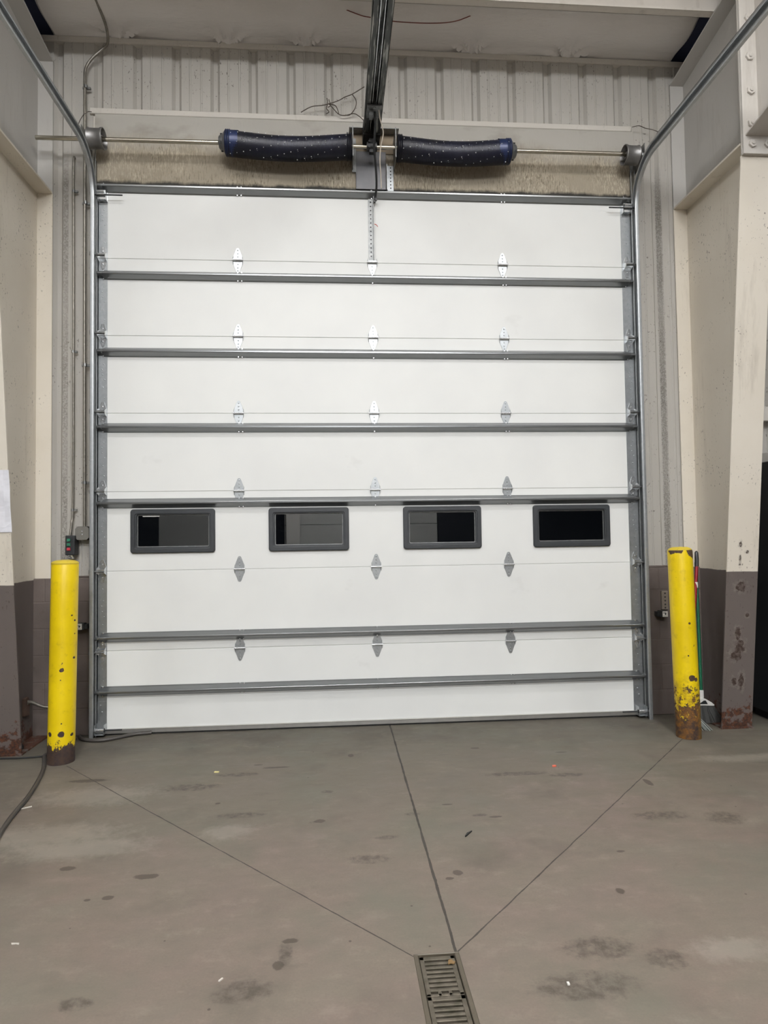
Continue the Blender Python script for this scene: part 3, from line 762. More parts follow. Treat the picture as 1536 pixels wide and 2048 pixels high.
# ------------------------------------------------------------------ torsion shaft, drums, springs, centre bracket
ZS, YSH = 4.562, -.12
o = empty('torsion_shaft', (2.15, YSH, ZS), 'long bare steel shaft running above the door with a cable drum at each end', 'shaft')
b = MB(); b.tube([(-.43, YSH, ZS-.006), (4.375, YSH, ZS+.010)], .0165, 18); b.build('shaft', 'shaft', o, smooth=True)
for X, d in ((.018, 1), (4.252, -1)):
    b = MB()
    pr = [(.02, -.062), (.06, -.062), (.072, -.060), (.078, -.054), (.0775, -.048), (.073, -.042), (.0725, 0), (.073, .036), (.078, .043), (.080, .052), (.079, .058), (.073, .059), (.069, .050), (.066, .01), (.03, .005), (.026, .045), (.018, .045)]
    b.lathe([(r, d*a) for r, a in pr], 'x', (X, YSH, ZS), 40)
    for i in range(7):
        pass
    dr = b.build('cable_drum', 'drum', o, smooth=True)
    b = MB(); b.tube([(X-d*.03, YSH+.069, ZS), (X-d*.03, -.052, ZS-.25), (X-d*.032, -.045, .08)], .0022, 6); b.build('lift_cable', 'galv_dull', dr)
for X, lab in ((-.075, 'left'), (4.345, 'right')):
    b = MB(); b.box(X-.002, X+.002, -.175, YW-.022, ZS-.09, ZS+.075); b.box(X-.03, X+.002, YW-.026, YW-.022, ZS-.12, ZS+.09)
    b.lathe([(.017, -.012), (.032, -.012), (.034, 0), (.032, .012), (.017, .012)], 'x', (X, YSH, ZS), 20)
    q = b.build('bearing_plate', 'galv_dull', org=(X, YW-.02, ZS))
    tag(q, 'grey steel bearing plate holding the %s end of the shaft' % lab, 'bracket', 'shaft end bearing plates')
def spring(x0, x1, cone_left, label):
    """x0..x1; cone_left: winding cone at x0"""
    o = empty('torsion_spring', ((x0+x1)/2, YSH, ZS), label, 'spring', 'torsion springs over the door')
    L = x1-x0; n = 64
    def cen(u): return ZS-.004-.030*math.sin(math.pi*u)**1.2*(1 if True else 0)
    # the tightly wound body: coils drawn as a fine ripple of real radius
    loops_b = MB(); pts = []; rs = []
    coils = int(L/.0115); m = coils*4
    for i in range(m+1):
        u = i/m; pts.append((x0+L*u, YSH, cen(u)))
        rs.append(.0925+.0012*(1-2*abs(((i/4) % 1)-.5))-.003*math.sin(math.pi*u))
    loops_b.tube(pts, rs, 32); body = loops_b.build('spring_coil', 'spring', o, smooth=True)
    # winding cone end
    xe = x0 if cone_left else x1; d = 1 if cone_left else -1
    b = MB()
    for q in range(3):
        b.lathe([(.080, -.007), (.094, -.005), (.098, 0), (.094, .005), (.080, .007)], 'x', (xe+d*(.006+q*.014), YSH, ZS-.002), 36)
    b.lathe([(.0945, 0), (.0945, .06)], 'x', (xe+d*.04-(0 if d > 0 else .06), YSH, ZS-.006), 36)
    b.build('end_coils', 'blue', o, smooth=True)
    b = MB(); pr = [(.018, -.052), (.044, -.052), (.052, -.044), (.060, -.02), (.078, -.010), (.086, 0), (.03, .001)]
    b.lathe([(r, d*a) for r, a in pr], 'x', (xe, YSH, ZS), 28)
    cn = b.build('winding_cone', 'cone', o, smooth=True)
    b = MB()
    for k in range(4):
        a = .5+k*math.pi/2; cy, cz = math.cos(a), math.sin(a)
        b.tube([(xe-d*.032, YSH+cy*.040, ZS+cz*.040), (xe-d*.032, YSH+cy*.064, ZS+cz*.064)], .009, 10)
        b.tube([(xe-d*.053, YSH+cy*.030, ZS+cz*.030), (xe-d*.056, YSH+cy*.030, ZS+cz*.030)], .007, 10)
    build_each(b, 'winding_socket', 'black', cn)
    xe2 = x1 if cone_left else x0
    b = MB()
    for q in range(3): b.lathe([(.085, -.006), (.099, -.004), (.102, 0), (.099, .004), (.085, .006)], 'x', (xe2-d*(.006+q*.014), YSH, ZS-.002), 36)
    b.build('stationary_coils', 'spring', o, smooth=True)
    # white inspection flecks of paint in helical rows
    b = MB(); rnd = random.Random(3 if cone_left else 5)
    for i in range(int(L/.052)):
        for k in range(4):
            u = (i+.6)*.052/L
            if u > .96: continue
            a = math.radians(-100+k*48+i*9 % 48-24); rr = .0955
            cx_, cy_, cz_ = x0+L*u+k*.006, YSH-rr*math.cos(a), cen(u)+rr*math.sin(a)
            if math.cos(a) < .1: continue
            sz = rnd.uniform(.0026, .0046)
            b.lathe([(0, -sz), (sz*.8, -sz*.5), (sz, 0), (sz*.8, sz*.5), (0, sz)], 'z', (cx_, cy_, cz_), 6)
            if rnd.random() < .22:
                b.lathe([(0, -sz*.8), (sz*.6, 0), (0, sz*.8)], 'z', (cx_+.004, cy_, cz_-.012), 6)
    tag(b.build('paint_flecks', 'paintdot', body), kind='stuff')
    return o
spring(.998, 1.975, True, 'black torsion spring on the shaft left of the centre bracket, blue at its left end')
spring(2.335, 3.245, False, 'black torsion spring on the shaft right of the centre bracket, blue at its right end')

o = empty('spring_bracket', (2.16, YW-.02, 4.5), 'worn steel anchor bracket between the two springs above the door', 'bracket')
b = MB(); b.box(1.965, 2.35, YW-.032, YW-.022, 4.60, 4.76); b.build('backing_plate', flat('rust_stained_steel_plate', hexc(132, 118, 98), .55, .3), o, bevel=.002)
for X in (1.985, 2.322):
    b = MB(); b.box(X-.003, X+.003, -.17, YW-.03, 4.46, 4.70); b.box(X-.003, X+.03 if X < 2.1 else X+.003, YW-.036, YW-.032, 4.44, 4.72)
    b.build('anchor_plate', 'galv_dull', o)
b = MB(); b.box(1.96, 2.36, -.06, YW-.03, 4.757, 4.763); b.build('top_lip', 'galv_dull', o)
b = MB(); b.box(2.012, 2.258, YW-.036, YW-.026, 4.30, 4.615); b.build('lower_plate', flat('dark_steel_plate', hexc(96, 96, 98), .38, .75), o, bevel=.002)
b = MB(); b.box(2.268, 2.318, YW-.034, YW-.030, 4.29, 4.50); b.box(2.262, 2.268, YW-.06, YW-.030, 4.29, 4.50)
pa = b.build('perforated_angle', 'galv', o)
b = MB()
for i in range(7): b.lathe([(0, -.0005), (.0055, 0), (.0055, .001), (0, .001)], 'y', (2.295, YW-.0348, 4.315+i*.028), 8)
build_each(b, 'hole', 'dark', pa)
b = MB(); b.lathe([(.018, -.04), (.034, -.04), (.036, -.03), (.036, .03), (.034, .04), (.018, .04)], 'x', (2.135, YSH, ZS+.004), 24)
for k in (-1, 1):
    for q in (-.022, .022): b.tube([(2.135+q, YSH-.03, ZS+k*.02), (2.135+q, YSH-.048, ZS+k*.022)], .008, 8)
b.box(2.115, 2.15, YSH-.02, YSH+.02, ZS-.05, ZS+.06)
cp = tag(b.build('shaft_coupler', 'black', org=(2.135, YSH, ZS)), 'black bolted coupler on the shaft at the middle of the bracket', 'coupler')

# ------------------------------------------------------------------ opener rail, trolley, arm and cords
o = empty('opener_rail', (2.135, -.15, 4.68), 'dark worn opener rail running back overhead from the centre bracket', 'rail')
RX0, RX1, RY1 = 2.070, 2.200, -3.6
b = MB()
for s, xa in ((1, RX0), (-1, RX1)):
    b.box(min(xa, xa+s*.004), max(xa, xa+s*.004), RY1, -.15, 4.655, 4.735)
    b.box(min(xa, xa+s*.042), max(xa, xa+s*.042), RY1, -.15, 4.655, 4.659)
    b.box(min(xa+s*.042, xa+s*.039), max(xa+s*.042, xa+s*.039), RY1, -.15, 4.655, 4.672)
b.box(RX0, RX1, RY1, -.15, 4.731, 4.735)
t = NT('scuffed_dark_rail_steel'); nn = t.noise(3, 4, .6, stretch=(14, 1, 1)); fad = t.ramp(t.noise(.9, 2), .35, .65)
M['rail'] = t.out(t.mix(t.math('MULTIPLY', t.ramp(nn, .52, .6), .75), hexc(62, 64, 62), hexc(176, 176, 170)), .45, .35)
b.build('rail_channel', 'rail', o)
b = MB(); b.tube([(2.120, RY1, 4.664), (2.120, -.17, 4.664)], .0035, 8); b.tube([(2.150, RY1, 4.664), (2.150, -.17, 4.664)], .0035, 8); build_each(b, 'drive_cable', 'galv_bright', o, smooth=True)
b = MB(); b.box(RX0-.002, RX1+.002, -.16, YW-.02, 4.64, 4.76); b.build('rail_mount', 'dark', o)
b = MB(); b.box(2.082, 2.190, -.50, -.36, 4.641, 4.652); b.box(2.10, 2.125, -.46, -.40, 4.60, 4.642); b.lathe([(0, -.012), (.012, -.01), (.014, 0)], 'z', (2.135, -.48, 4.642), 12)
tr = empty('opener_trolley', (2.135, -.43, 4.645), 'trolley under the opener rail with a black arm curving down to the door', 'trolley'); b.build('plate', 'galv_dull', tr)
b = MB(); pth = smoothpath([(2.142, -.43, 4.645), (2.146, -.38, 4.56), (2.142, -.30, 4.45), (2.160, -.20, 4.33), (2.168, -.12, 4.25), (2.160, -.045, 4.17)], 8)
b.tube(pth, .0085, 10)
arm = b.build('arm', 'black', tr, smooth=True)
b = MB(); b.lathe([(0, -.07), (.010, -.068), (.012, -.05), (.005, -.045), (.005, -.03)], 'y', (2.166, 0, 4.175), 12); b.box(2.147, 2.164, -.06, -.03, 4.155, 4.19)
b.build('clevis', 'black', arm)
b = MB(); pth = smoothpath([(2.170, -.46, 4.65), (2.180, -.42, 4.60), (2.206, -.38, 4.52), (2.190, -.33, 4.44), (2.186, -.28, 4.36), (2.196, -.22, 4.28), (2.202, -.18, 4.20)], 8)
b.tube(pth, .0042, 8); tag(b.build('release_cord', 'cord', org=(2.17, -.46, 4.65), smooth=True), 'off-white cord dangling beside the black opener arm', 'cord')
b = MB(); b.tube([(2.155, -.035, 3.985), (2.168, -.045, 3.975), (2.180, -.035, 3.965)], .003, 6); tag(b.build('wire_tie', flat('red_tie', hexc(190, 70, 60), .6), org=(2.165, -.04, 3.975)), 'tiny red tie on the perforated brace of the top panel', 'tie')

# ------------------------------------------------------------------ cables and wires on the walls
def cable(name, pts, r, mat, label, cat, n=8, org=None):
    b = MB(); b.tube(smoothpath(pts, n), r, 8)
    return tag(b.build(name, mat, org=org or pts[0], smooth=True), label, cat)
cable('red_wire', [(1.50, -.30, 5.66), (1.761, -.3, 5.593), (1.856, -.3, 5.556), (2.047, -.3, 5.488), (2.131, -.3, 5.473), (2.316, -.3, 5.450), (2.589, -.3, 5.449), (2.785, -.3, 5.474), (2.984, -.3, 5.552), (3.20, -.3, 5.59)], .0035, 'redwire', 'thin red wire drooping across the ceiling behind the opener rail', 'wire')
o = empty('loose_wire', (1.574, .02, 4.911), 'tangle of brown loose wire left of the opener rail, above the girt', 'wire')
for pts in ([(1.574, .015, 4.915), (1.66, .0, 4.955), (1.76, .0, 4.972), (1.87, .0, 5.010), (1.93, .0, 5.045), (1.99, -.01, 5.065), (2.087, -.02, 5.122)],
            [(1.80, 0, 4.985), (1.84, .0, 4.94), (1.88, .0, 4.90), (1.93, 0, 4.892), (2.0, 0, 4.91), (2.045, 0, 4.888), (2.075, 0, 4.86)],
            [(1.99, -.01, 5.062), (2.02, -.01, 5.01), (2.012, -.01, 4.95), (1.97, 0, 4.90), (1.93, 0, 4.895)],
            [(1.785, 0, 5.03), (1.792, -.01, 4.98), (1.78, -.01, 4.94), (1.80, -.01, 4.91), (1.775, 0, 4.90)],
            [(1.80, 0, 4.98), (1.85, -.01, 4.965), (1.87, -.01, 4.93), (1.88, 0, 4.90)], [(1.80, 0, 5.02), (1.812, 0, 4.97), (1.79, 0, 4.955)]):
    b = MB(); b.tube(smoothpath(pts, 6), .0035, 6); b.build('strand', 'brownwire', o)
cable('thin_wire', [(4.33, .0, 4.878), (4.385, -.01, 4.885), (4.442, .0, 4.874), (4.52, -.01, 4.85), (4.60, .0, 4.82)], .003, 'brownwire', 'short thin wire sagging from the right end of the girt to the column', 'wire')
cable('thin_wire', [(-.15, .0, 4.60), (-.16, -.01, 4.72), (-.13, -.01, 4.80), (-.09, -.005, 4.845), (-.06, .0, 4.85)], .003, 'brownwire', 'short thin wire looping at the left end of the girt', 'wire')
o = empty('steel_conduit', (-.105, .0, 1.60), 'tall grey conduit bending up to the ceiling at the left door corner', 'conduit')
b = MB(); b.tube(smoothpath([(-.105, 0, 1.58), (-.108, 0, 2.5), (-.110, 0, 3.5), (-.111, 0, 4.5), (-.112, 0, 5.05), (-.108, 0, 5.19), (-.06, 0, 5.28), (.02, 0, 5.36), (.064, -.01, 5.405), (.086, -.10, 5.455), (.080, -.25, 5.50), (.062, -.42, 5.56), (.05, -.54, 5.62)], 10), .0105, 12)
b.build('pipe', 'cream_conduit', o, smooth=True)
for z in (1.928, 2.84, 4.12, 5.05):
    b = MB(); b.tube([(-.105, .0, z-.012), (-.105, 0, z+.012)], .014, 12); b.box(-.135, -.075, .01, .03, z-.008, z+.008); b.build('conduit_strap', 'galv_dull', o)
o = empty('steel_conduit', (-.2, .02, 1.54), 'thin grey conduit on the left wall dropping to the black button station', 'conduit')
b = MB(); b.tube(smoothpath([(-.213, .0, 1.52), (-.205, .01, 1.62), (-.200, .02, 1.8), (-.200, .02, 3.0), (-.203, .02, 4.0), (-.205, .02, 4.45), (-.205, .045, 4.50)], 8), .0085, 10); b.build('pipe', 'cream_conduit', o, smooth=True)
for z in (1.718, 2.95, 4.22):
    b = MB(); b.tube([(-.203, .02, z-.01), (-.203, .02, z+.01)], .0115, 12); b.box(-.203, -.172, .02, .035, z-.008, z+.008); b.build('conduit_strap', 'galv_dull', o)

# junction box and button station
o = empty('junction_box', (-.115, .03, 1.538), 'octagonal grey metal junction box at the foot of the tall conduit', 'junction box')
def octo(cx, cz, r, k=.42): return [(cx+sx*a*r, cz+sz*c*r) for sx, sz, a, c in ((1, 1, 1, k), (1, 1, k, 1), (-1, 1, k, 1), (-1, 1, 1, k), (-1, -1, 1, k), (-1, -1, k, 1), (1, -1, k, 1), (1, -1, 1, k))]
b = MB(); b.prism(octo(-.115, 1.538, .052, .6), 'y', -.018, YW-.03); b.build('box_body', 'dark', o)
b = MB(); b.prism(octo(-.115, 1.538, .052, .66), 'y', -.024, -.018); cv = b.build('cover', flat('scuffed_grey_cover', hexc(128, 126, 120), .5, .4), o, bevel=.002)
b = MB()
for dz, r in ((.014, .007), (-.010, .010)): b.lathe([(0, -.029), (r*.8, -.028), (r, -.024)], 'y', (-.115, 0, 1.538+dz), 12)
build_each(b, 'cover_screw', 'galv_bright', cv)
o = empty('button_station', (-.19, -.01, 1.45), 'black three-button control station with two green buttons and one red', 'switch')
b = MB(); b.box(-.228, -.158, -.055, YW-.03, 1.372, 1.522); b.build('housing', 'black', o, bevel=.006, seg=2)
for z, m_, lab in ((1.487, 'btn_green', 'upper green button'), (1.452, 'btn_green', 'middle green button'), (1.418, 'btn_red', 'red button')):
    b = MB(); b.box(-.213, -.188, -.062, -.054, z-.011, z+.011); q = b.build('push_button', m_, o, bevel=.002); q['label'] = lab
b = MB(); b.tube([(-.21, -.03, 1.372), (-.215, -.035, 1.355), (-.19, -.04, 1.352)], .008, 8); b.tube([(-.185, -.04, 1.372), (-.175, -.035, 1.345)], .010, 8); build_each(b, 'cable_fitting', 'galv_bright', o)

# photo eyes, outlet
def photo_eye(X, d, z, label):
    o = empty('photo_eye', (X, 0, z), label, 'sensor', 'safety sensors beside the door')
    b = MB(); b.box(X-.030, X+.030, -.045, .005, z-.026, z+.026); b.build('sensor_body', 'black', o, bevel=.004)
    xa, xb = (X-.012, X+.030) if d > 0 else (X-.030, X+.012)
    b = MB(); b.box(xa, xb, -.0475, -.045, z-.022, z+.022); lb = b.build('sensor_label', 'white_label', o)
    b = MB(); cx = (xa+xb)/2; b.lathe([(0, -.0495), (.006, -.049), (.007, -.0475)], 'y', (cx+.003, 0, z), 12)
    for k in range(3): b.box(xa+.003, xb-.016+k*.004, -.0482, -.0475, z+.012-k*.003, z+.0135-k*.003)
    b.box(xa+.003, xb-.006, -.0482, -.0475, z-.017, z-.014); b.build('label_print', 'black', lb)
    b = MB()
    if d > 0: b.box(X-.052, X-.028, -.04, .012, z-.018, z+.018)
    else: b.box(X+.028, X+.052, -.04, .012, z-.018, z+.018); b.tube([(X+.03, -.02, z), (X+.075, -.02, z+.03)], .006, 8)
    b.build('sensor_bracket', 'black', o)
photo_eye(-.118, -1, .831, 'small black sensor with white label behind the left yellow bollard')
photo_eye(4.458, 1, .822, 'small black sensor with white label on the block wall below the outlet')
o = empty('wall_outlet', (4.49, .01, .93), 'narrow painted outlet cover on the grey block wall left of the right bollard', 'outlet')
b = MB(); b.box(4.464, 4.518, -.008, .015, .852, 1.004); pl = b.build('cover_plate', painted('faded_outlet_paint', hexc(132, 122, 112), GREYB, None, .2), o, bevel=.003)
b = MB()
for z in (.985, .955, .925, .895, .868): b.lathe([(0, -.010), (.006, -.0095), (.007, -.008)], 'y', (4.491, 0, z), 10)
build_each(b, 'outlet_hole', 'dark', pl)

# ------------------------------------------------------------------ bollards
def bollard(loc, h, mat, rot, label, flatcap):
    o = empty('bollard', (0, 0, 0), label, 'bollard', 'yellow pipe bollards flanking the door')
    r = .0855
    b = MB(); b.lathe([(0, -.0), (r, 0), (r, h*.25), (r, h*.5), (r, h*.75), (r, h-.012), (r-.004, h-.004), (0, h-.004)] if flatcap else [(0, 0), (r, 0), (r, h*.3), (r, h*.6), (r, h-.02), (r-.003, h-.008), (0, h-.008)], 'z', (0, 0, 0), 56)
    b.build('pipe', mat, o, smooth=True)
    b = MB()
    if flatcap: b.lathe([(0, h-.008), (r+.0005, h-.008), (r+.001, h), (r-.006, h+.008), (r*.7, h+.016), (r*.3, h+.020), (0, h+.021)], 'z', (0, 0, 0), 56)
    else: b.lathe([(0, h-.012), (r-.004, h-.012), (r-.004, h-.004), (r-.018, h+.007), (r*.6, h+.013), (0, h+.016)], 'z', (0, 0, 0), 56)
    b.build('cap', 'bolcap', o, smooth=True)
    o.location = loc; o.rotation_euler = rot
    return o
bollard((-.043, -.568, -.002), 1.335, 'bolL', (0, math.radians(.95), 0), 'yellow steel bollard left of the door, two round rust holes near its dark base', True)
bollard((4.354, -.553, -.002), 1.362, 'bolR', (0, math.radians(-1.1), 0), 'yellow steel bollard right of the door, badly rusted base and chipped rim', False)

# ------------------------------------------------------------------ brooms in the right corner
o = empty('broom', (4.60, -.26, 0), 'broom with green handle, white head and grey bristles behind the right bollard', 'broom')
b = MB(); b.tube([(4.620, -.27, .235), (4.640, -.23, .7), (4.668, -.17, 1.24)], .0115, 12); b.build('handle', 'green', o, smooth=True)
b = MB(); b.tube([(4.620, -.272, .20), (4.620, -.27, .26)], .018, 12)
b.prism([(4.540, .150), (4.710, .140), (4.712, .150), (4.690, .168), (4.65, .192), (4.62, .205), (4.595, .205), (4.56, .185), (4.54, .165)], 'y', -.295, -.245); b.build('broom_head', 'white_label', o, bevel=.004)
b = MB(); rnd = random.Random(2)
b.prism([(4.545, .152), (4.705, .145), (4.775, .012), (4.52, .004)], 'y', -.285, -.255)
for i in range(90):
    u = rnd.random(); v = rnd.uniform(-1, 1)
    b.tube([(4.545+.158*u, -.27+v*.016, .155), (4.50+.29*u+rnd.uniform(-.015, .015), -.27+v*.04, rnd.uniform(.004, .02))], [.004, .0022], 5)
b.build('bristles', 'bristle', o)
b = MB(); b.prism([(4.655, .158), (4.64, .185), (4.625, .185), (4.585, .160)], 'y', -.2975, -.295); b.build('head_recess', 'black', o)
o = empty('broom', (4.55, -.33, 0), 'red pole with black grip and white sticker leaning behind the right bollard', 'broom')
b = MB(); b.tube([(4.440, -.40, .11), (4.520, -.36, .7), (4.601, -.30, 1.235)], .0115, 12); hd = b.build('handle', 'red', o, smooth=True)
b = MB(); b.tube([(4.600, -.30, 1.215), (4.604, -.295, 1.27), (4.609, -.285, 1.322), (4.610, -.284, 1.334)], [.015, .0155, .0135, .006], 14); b.build('grip', 'black', o, smooth=True)
b = MB(); b.lathe([(.0118, -.022), (.0125, 0), (.0118, .022)], 'z', (4.581, -.318, 1.075), 14); b.build('sticker', 'white_label', hd)
b = MB(); b.prism([(4.38, .11), (4.50, .11), (4.50, .13), (4.38, .13)], 'y', -.42, -.38); b.build('broom_head', 'black', o)
b = MB(); rnd = random.Random(4)
for i in range(80):
    u = rnd.random(); v = rnd.uniform(-1, 1)
    b.tube([(4.385+.11*u, -.40+v*.015, .115), (4.37+.23*u, -.41+v*.03-.02*u, .004)], [.003, .0018], 5)
b.build('bristles', 'palebristle', o)

# ------------------------------------------------------------------ left corner: rusty bracket, hoses, paper
o = empty('pipe_stub', (-.47, -.12, .27), 'rusty bracket with a stub pipe low behind the left column', 'pipe')
b = MB(); b.prism([(-.16, .20), (-.09, .19), (-.085, .30), (-.11, .335), (-.16, .33)], 'x', -.487, -.462); b.build('bracket', 'rustpipe', o, bevel=.004)
b = MB(); b.tube([(-.47, -.12, .295), (-.445, -.10, .290), (-.37, -.07, .245), (-.30, -.04, .235), (-.22, -.02, .24)], [.020, .013, .011, .010, .008], 12); b.build('pipe', 'cream_conduit', o, smooth=True)
b = MB(); b.tube([(-.47, -.33, .05), (-.46, -.30, .10)], .03, 12); b.lathe([(0, 0), (.045, 0), (.045, .03), (.03, .05), (.02, .11), (0, .115)], 'z', (-.455, -.30, 0), 18)
tag(b.build('floor_fitting', 'black', org=(-.455, -.30, 0), smooth=True), 'small black fitting on the floor against the left column web', 'fitting')
cable('air_hose', [(.22, -1.95, .012), (.13, -1.75, .012), (.073, -1.5, .012), (.03, -1.2, .012), (-.03, -.93, .012), (-.09, -.72, .012), (-.155, -.56, .012), (-.19, -.47, .012), (-.18, -.36, .012), (-.15, -.2, .012), (-.13, -.1, .012)], .0125, 'hose', 'dark rubber hose curving across the floor left of the left bollard', 'hose')
cable('drain_hose', [(-.12, -.04, .013), (-.06, -.13, .013), (.04, -.165, .013), (.12, -.15, .013), (.20, -.10, .013), (.29, -.04, .013), (.40, -.015, .013)], .014, 'hose', 'short dark hose curling out beside the bottom left corner of the door', 'hose')
cable('floor_cable', [(-.62, -.47, .006), (-.48, -.475, .006), (-.36, -.48, .006), (-.25, -.47, .006), (-.165, -.45, .006)], .006, 'rubber', 'thin black cord on the floor in front of the left column base', 'cord')
b = MB(); nz, nx_ = 12, 6
for j_ in range(nz+1): pass
g = []
for j_ in range(nz+1):
    z = 1.545+(1.962-1.545)*j_/nz; row = []
    for i_ in range(nx_+1):
        xx = -.60+(.237-(.014*(1-j_/nz)*0))*i_/nx_
        yf = -.408-(.872-.408)*z/4.13
        row.append(b.b.verts.new((xx, yf-.004-.003*math.sin(i_*1.7+j_*.8), z)))
    g.append(row)
for j_ in range(nz):
    for i_ in range(nx_): b.b.faces.new([g[j_][i_], g[j_][i_+1], g[j_+1][i_+1], g[j_+1][i_]])
pp = b.build('paper_sheet', 'paper', org=(-.48, -.6, 1.75)); md = pp.modifiers.new('thick', 'SOLIDIFY'); md.thickness = .0006
tag(pp, 'plain white paper sheet taped on the left steel column', 'paper')

for (X, Z, wd, lab) in ((-3.5, 2.16, .5, 'small lit tube lamp on the far wall, left end'), (9.4, 1.22, 1.1, 'low lit tube lamp on the far wall, right end')):
    o = empty('tube_lamp', (X, -14.15, Z), lab, 'lamp')
    b = MB(); b.box(X-wd/2, X+wd/2, -14.2, -14.15, Z-.03, Z+.07); b.build('housing', 'white_label', o)
    b = MB(); b.tube([(X-wd/2+.02, -14.12, Z), (X+wd/2-.02, -14.12, Z)], .022, 10); b.build('tube', 'lamp', o)
b = MB(); b.prism([(.42, -13.9), (.62, -13.95), (.80, -13.9), (.80, -13.7), (.42, -13.7)], 'z', 0, 5.5)
tag(b.build('duct', 'white_label', org=(.6, -13.8, 0)), 'pale vertical duct in front of the far door', 'duct')
# dark equipment in the next bay to the right
o = empty('storage_cabinet', (6.1, -.35, 0), 'black cabinet standing beyond the right column', 'cabinet')
b = MB(); b.box(5.15, 7.2, -.45, -.02, .07, 2.02); b.build('body', 'cabinet', o, bevel=.006)
b = MB(); b.box(5.18, 6.16, -.47, -.45, .10, 1.99); dd = b.build('door', 'cabinet', o, bevel=.004)
b = MB(); b.tube([(5.30, -.47, 1.15), (5.30, -.50, 1.17), (5.33, -.50, 1.30), (5.38, -.50, 1.28)], .008, 10); b.box(5.29, 5.6, -.485, -.47, 1.12, 1.15); b.build('handle', 'galv_bright', dd)
b = MB(); b.box(6.2, 7.17, -.47, -.45, .10, 1.99); b.build('door', 'cabinet', o, bevel=.004)
b = MB()
for xx in (5.2, 7.1): b.box(xx, xx+.05, -.44, -.05, 0, .07)
build_each(b, 'foot', 'cabinet', o)
b = MB(); b.box(5.2, 5.75, -.40, -.10, 2.02, 2.10); tag(b.build('white_carton', 'white_label', org=(5.47, -.25, 2.02), bevel=.004), 'flat white box lying on top of the black cabinet', 'box')
b = MB(); b.box(4.96, 8.5, -.02, .02, 2.40, 2.52)
tag(b.build('wall_rail', 'trim', bevel=.004), 'beige horizontal wall rail beyond the right column', 'rail')

# ------------------------------------------------------------------ trench drain
o = empty('trench_drain', (2.15, -4.3, 0), 'narrow iron floor drain with slotted grate at the meeting of the floor joints', 'drain')
b = MB()
b.box(GX0, GX0+.017, GY0, GY1, -.03, .0015); b.box(GX1-.017, GX1, GY0, GY1, -.03, .0015); b.box(GX0, GX1, GY1-.006, GY1, -.03, .0025)
b.build('channel_frame', 'drainframe', o, bevel=.002)
b = MB(); b.box(GX0, GX1, GY0, GY1, -.13, -.12); b.box(GX0, GX0+.01, GY0, GY1, -.12, -.03); b.box(GX1-.01, GX1, GY0, GY1, -.12, -.03); b.build('channel', 'pit', o)
gx0, gx1 = GX0+.019, GX1-.019
y = GY1-.01; n = 0
while y > GY0+.3 and n < 8:
    y1 = y-.36 if n else y-.20
    b = MB(); b.box(gx0, gx0+.016, y1+.002, y, -.022, -.004); b.box(gx1-.016, gx1, y1+.002, y, -.022, -.004)
    yy = y; b.box(gx0, gx1, y-.018, y, -.022, -.004)
    yy = y-.018
    while yy-.022 > y1+.024:
        b.box(gx0+.014, gx1-.014, yy-.022, yy-.0095, -.020, -.005); yy -= .022
    # solid bar with a lock hole
    b.box(gx0, gx1, y1+.002, y1+.014, -.022, -.004)
    for xx in (gx0+.045, gx1-.045): b.box(xx-.006, xx+.006, y1+.002, y1+.026, -.022, -.004)
    gr_ = b.build('grate', 'iron', o, bevel=.002, seg=2)
    y = y1; n += 1
b = MB(); b.prism([(2.188, -2.842), (2.200, -2.838), (2.204, -2.848), (2.212, -2.852), (2.206, -2.862), (2.194, -2.858), (2.184, -2.864), (2.186, -2.852)], 'z', -.002, .001)
tag(b.build('dry_leaf', 'leaf', org=(2.2, -2.855, 0)), 'small tan scrap lying in the corner of the floor drain', 'litter')

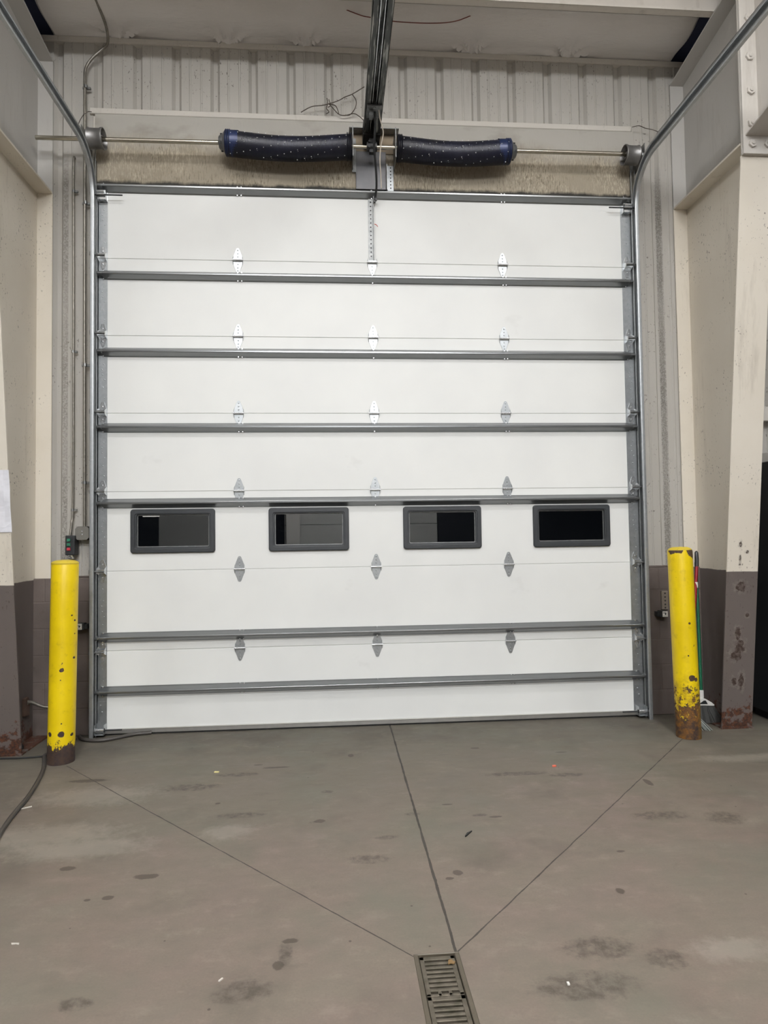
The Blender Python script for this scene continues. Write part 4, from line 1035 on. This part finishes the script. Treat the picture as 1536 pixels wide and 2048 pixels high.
# ------------------------------------------------------------------ litter on the floor
def scrap(name, c, pts, h, mat, label):
    b = MB(); b.prism([(c[0]+p[0], c[1]+p[1]) for p in pts], 'z', .0, h)
    return tag(b.build(name, mat, org=(c[0], c[1], 0)), label, 'litter')
scrap('paper_scrap', (1.043, -.894), [(-.014, -.005), (.012, -.006), (.017, .002), (-.01, .006)], .006, 'yellowscrap', 'pale yellow scrap on the floor left of centre, near the door')
scrap('orange_scrap', (3.186, -1.035), [(-.012, -.008), (.004, -.010), (.016, -.002), (.012, .010), (-.008, .006)], .007, 'orange', 'small orange scrap on the floor right of the centre joint')
scrap('twig', (2.453, -1.905), [(-.022, -.028), (-.012, -.022), (.004, .0), (.024, .026), (.018, .024), (-.006, .006)], .006, 'rubber', 'black sliver of rubber on the floor right of the centre joint')
scrap('paper_strip', (.08, -1.33), [(-.024, -.012), (-.02, -.018), (.026, .010), (.022, .016)], .004, 'whitescrap', 'white strip on the floor beside the dark hose')
scrap('paper_strip', (.618, -2.60), [(-.016, .006), (-.012, .0), (.002, .002), (.016, -.004), (.014, .003)], .004, 'whitescrap', 'white curl of paper near the lower left of the floor')
scrap('paper_chip', (1.41, -2.87), [(-.007, -.006), (-.002, -.008), (.008, .006), (.003, .008)], .004, 'whitescrap', 'tiny white chip on the floor left of the drain')
scrap('glass_chip', (2.56, -3.0), [(-.004, -.006), (.004, -.006), (.004, .006), (-.004, .006)], .005, 'white_label', 'tiny bright chip on the floor right of the drain')

# ------------------------------------------------------------------ hanging strip lamps
for i, (lx, ly, lz, lp) in enumerate(LIGHTS):
    o = empty('strip_lamp', (lx, ly, lz), ['white strip lamp over the bay, front left above the floor drain', 'white strip lamp over the bay, front right above the floor drain', 'white strip lamp behind the viewpoint, left one of the second row', 'white strip lamp behind the viewpoint, right one of the second row', 'white strip lamp over the neighbouring bay on the left', 'white strip lamp over the neighbouring bay on the right', 'white strip lamp nearest the far door'][i], 'lamp', 'strip lamps under the roof')
    b = MB(); b.prism([(ly-.09, lz), (ly+.09, lz), (ly+.14, lz-.05), (ly+.12, lz-.05), (ly+.08, lz-.015), (ly-.08, lz-.015), (ly-.12, lz-.05), (ly-.14, lz-.05)], 'x', lx-.62, lx+.62)
    b.build('housing', 'white_label', o)
    b = MB(); b.box(lx-.58, lx+.58, ly-.07, ly+.07, lz-.04, lz-.02); b.build('diffuser', 'lamp', o)
    b = MB()
    for xx in (lx-.5, lx+.5): b.tube([(xx, ly, lz), (xx, ly, roof_z(ly)-.06)], .003, 6)
    build_each(b, 'hanger', 'galv_dull', o)
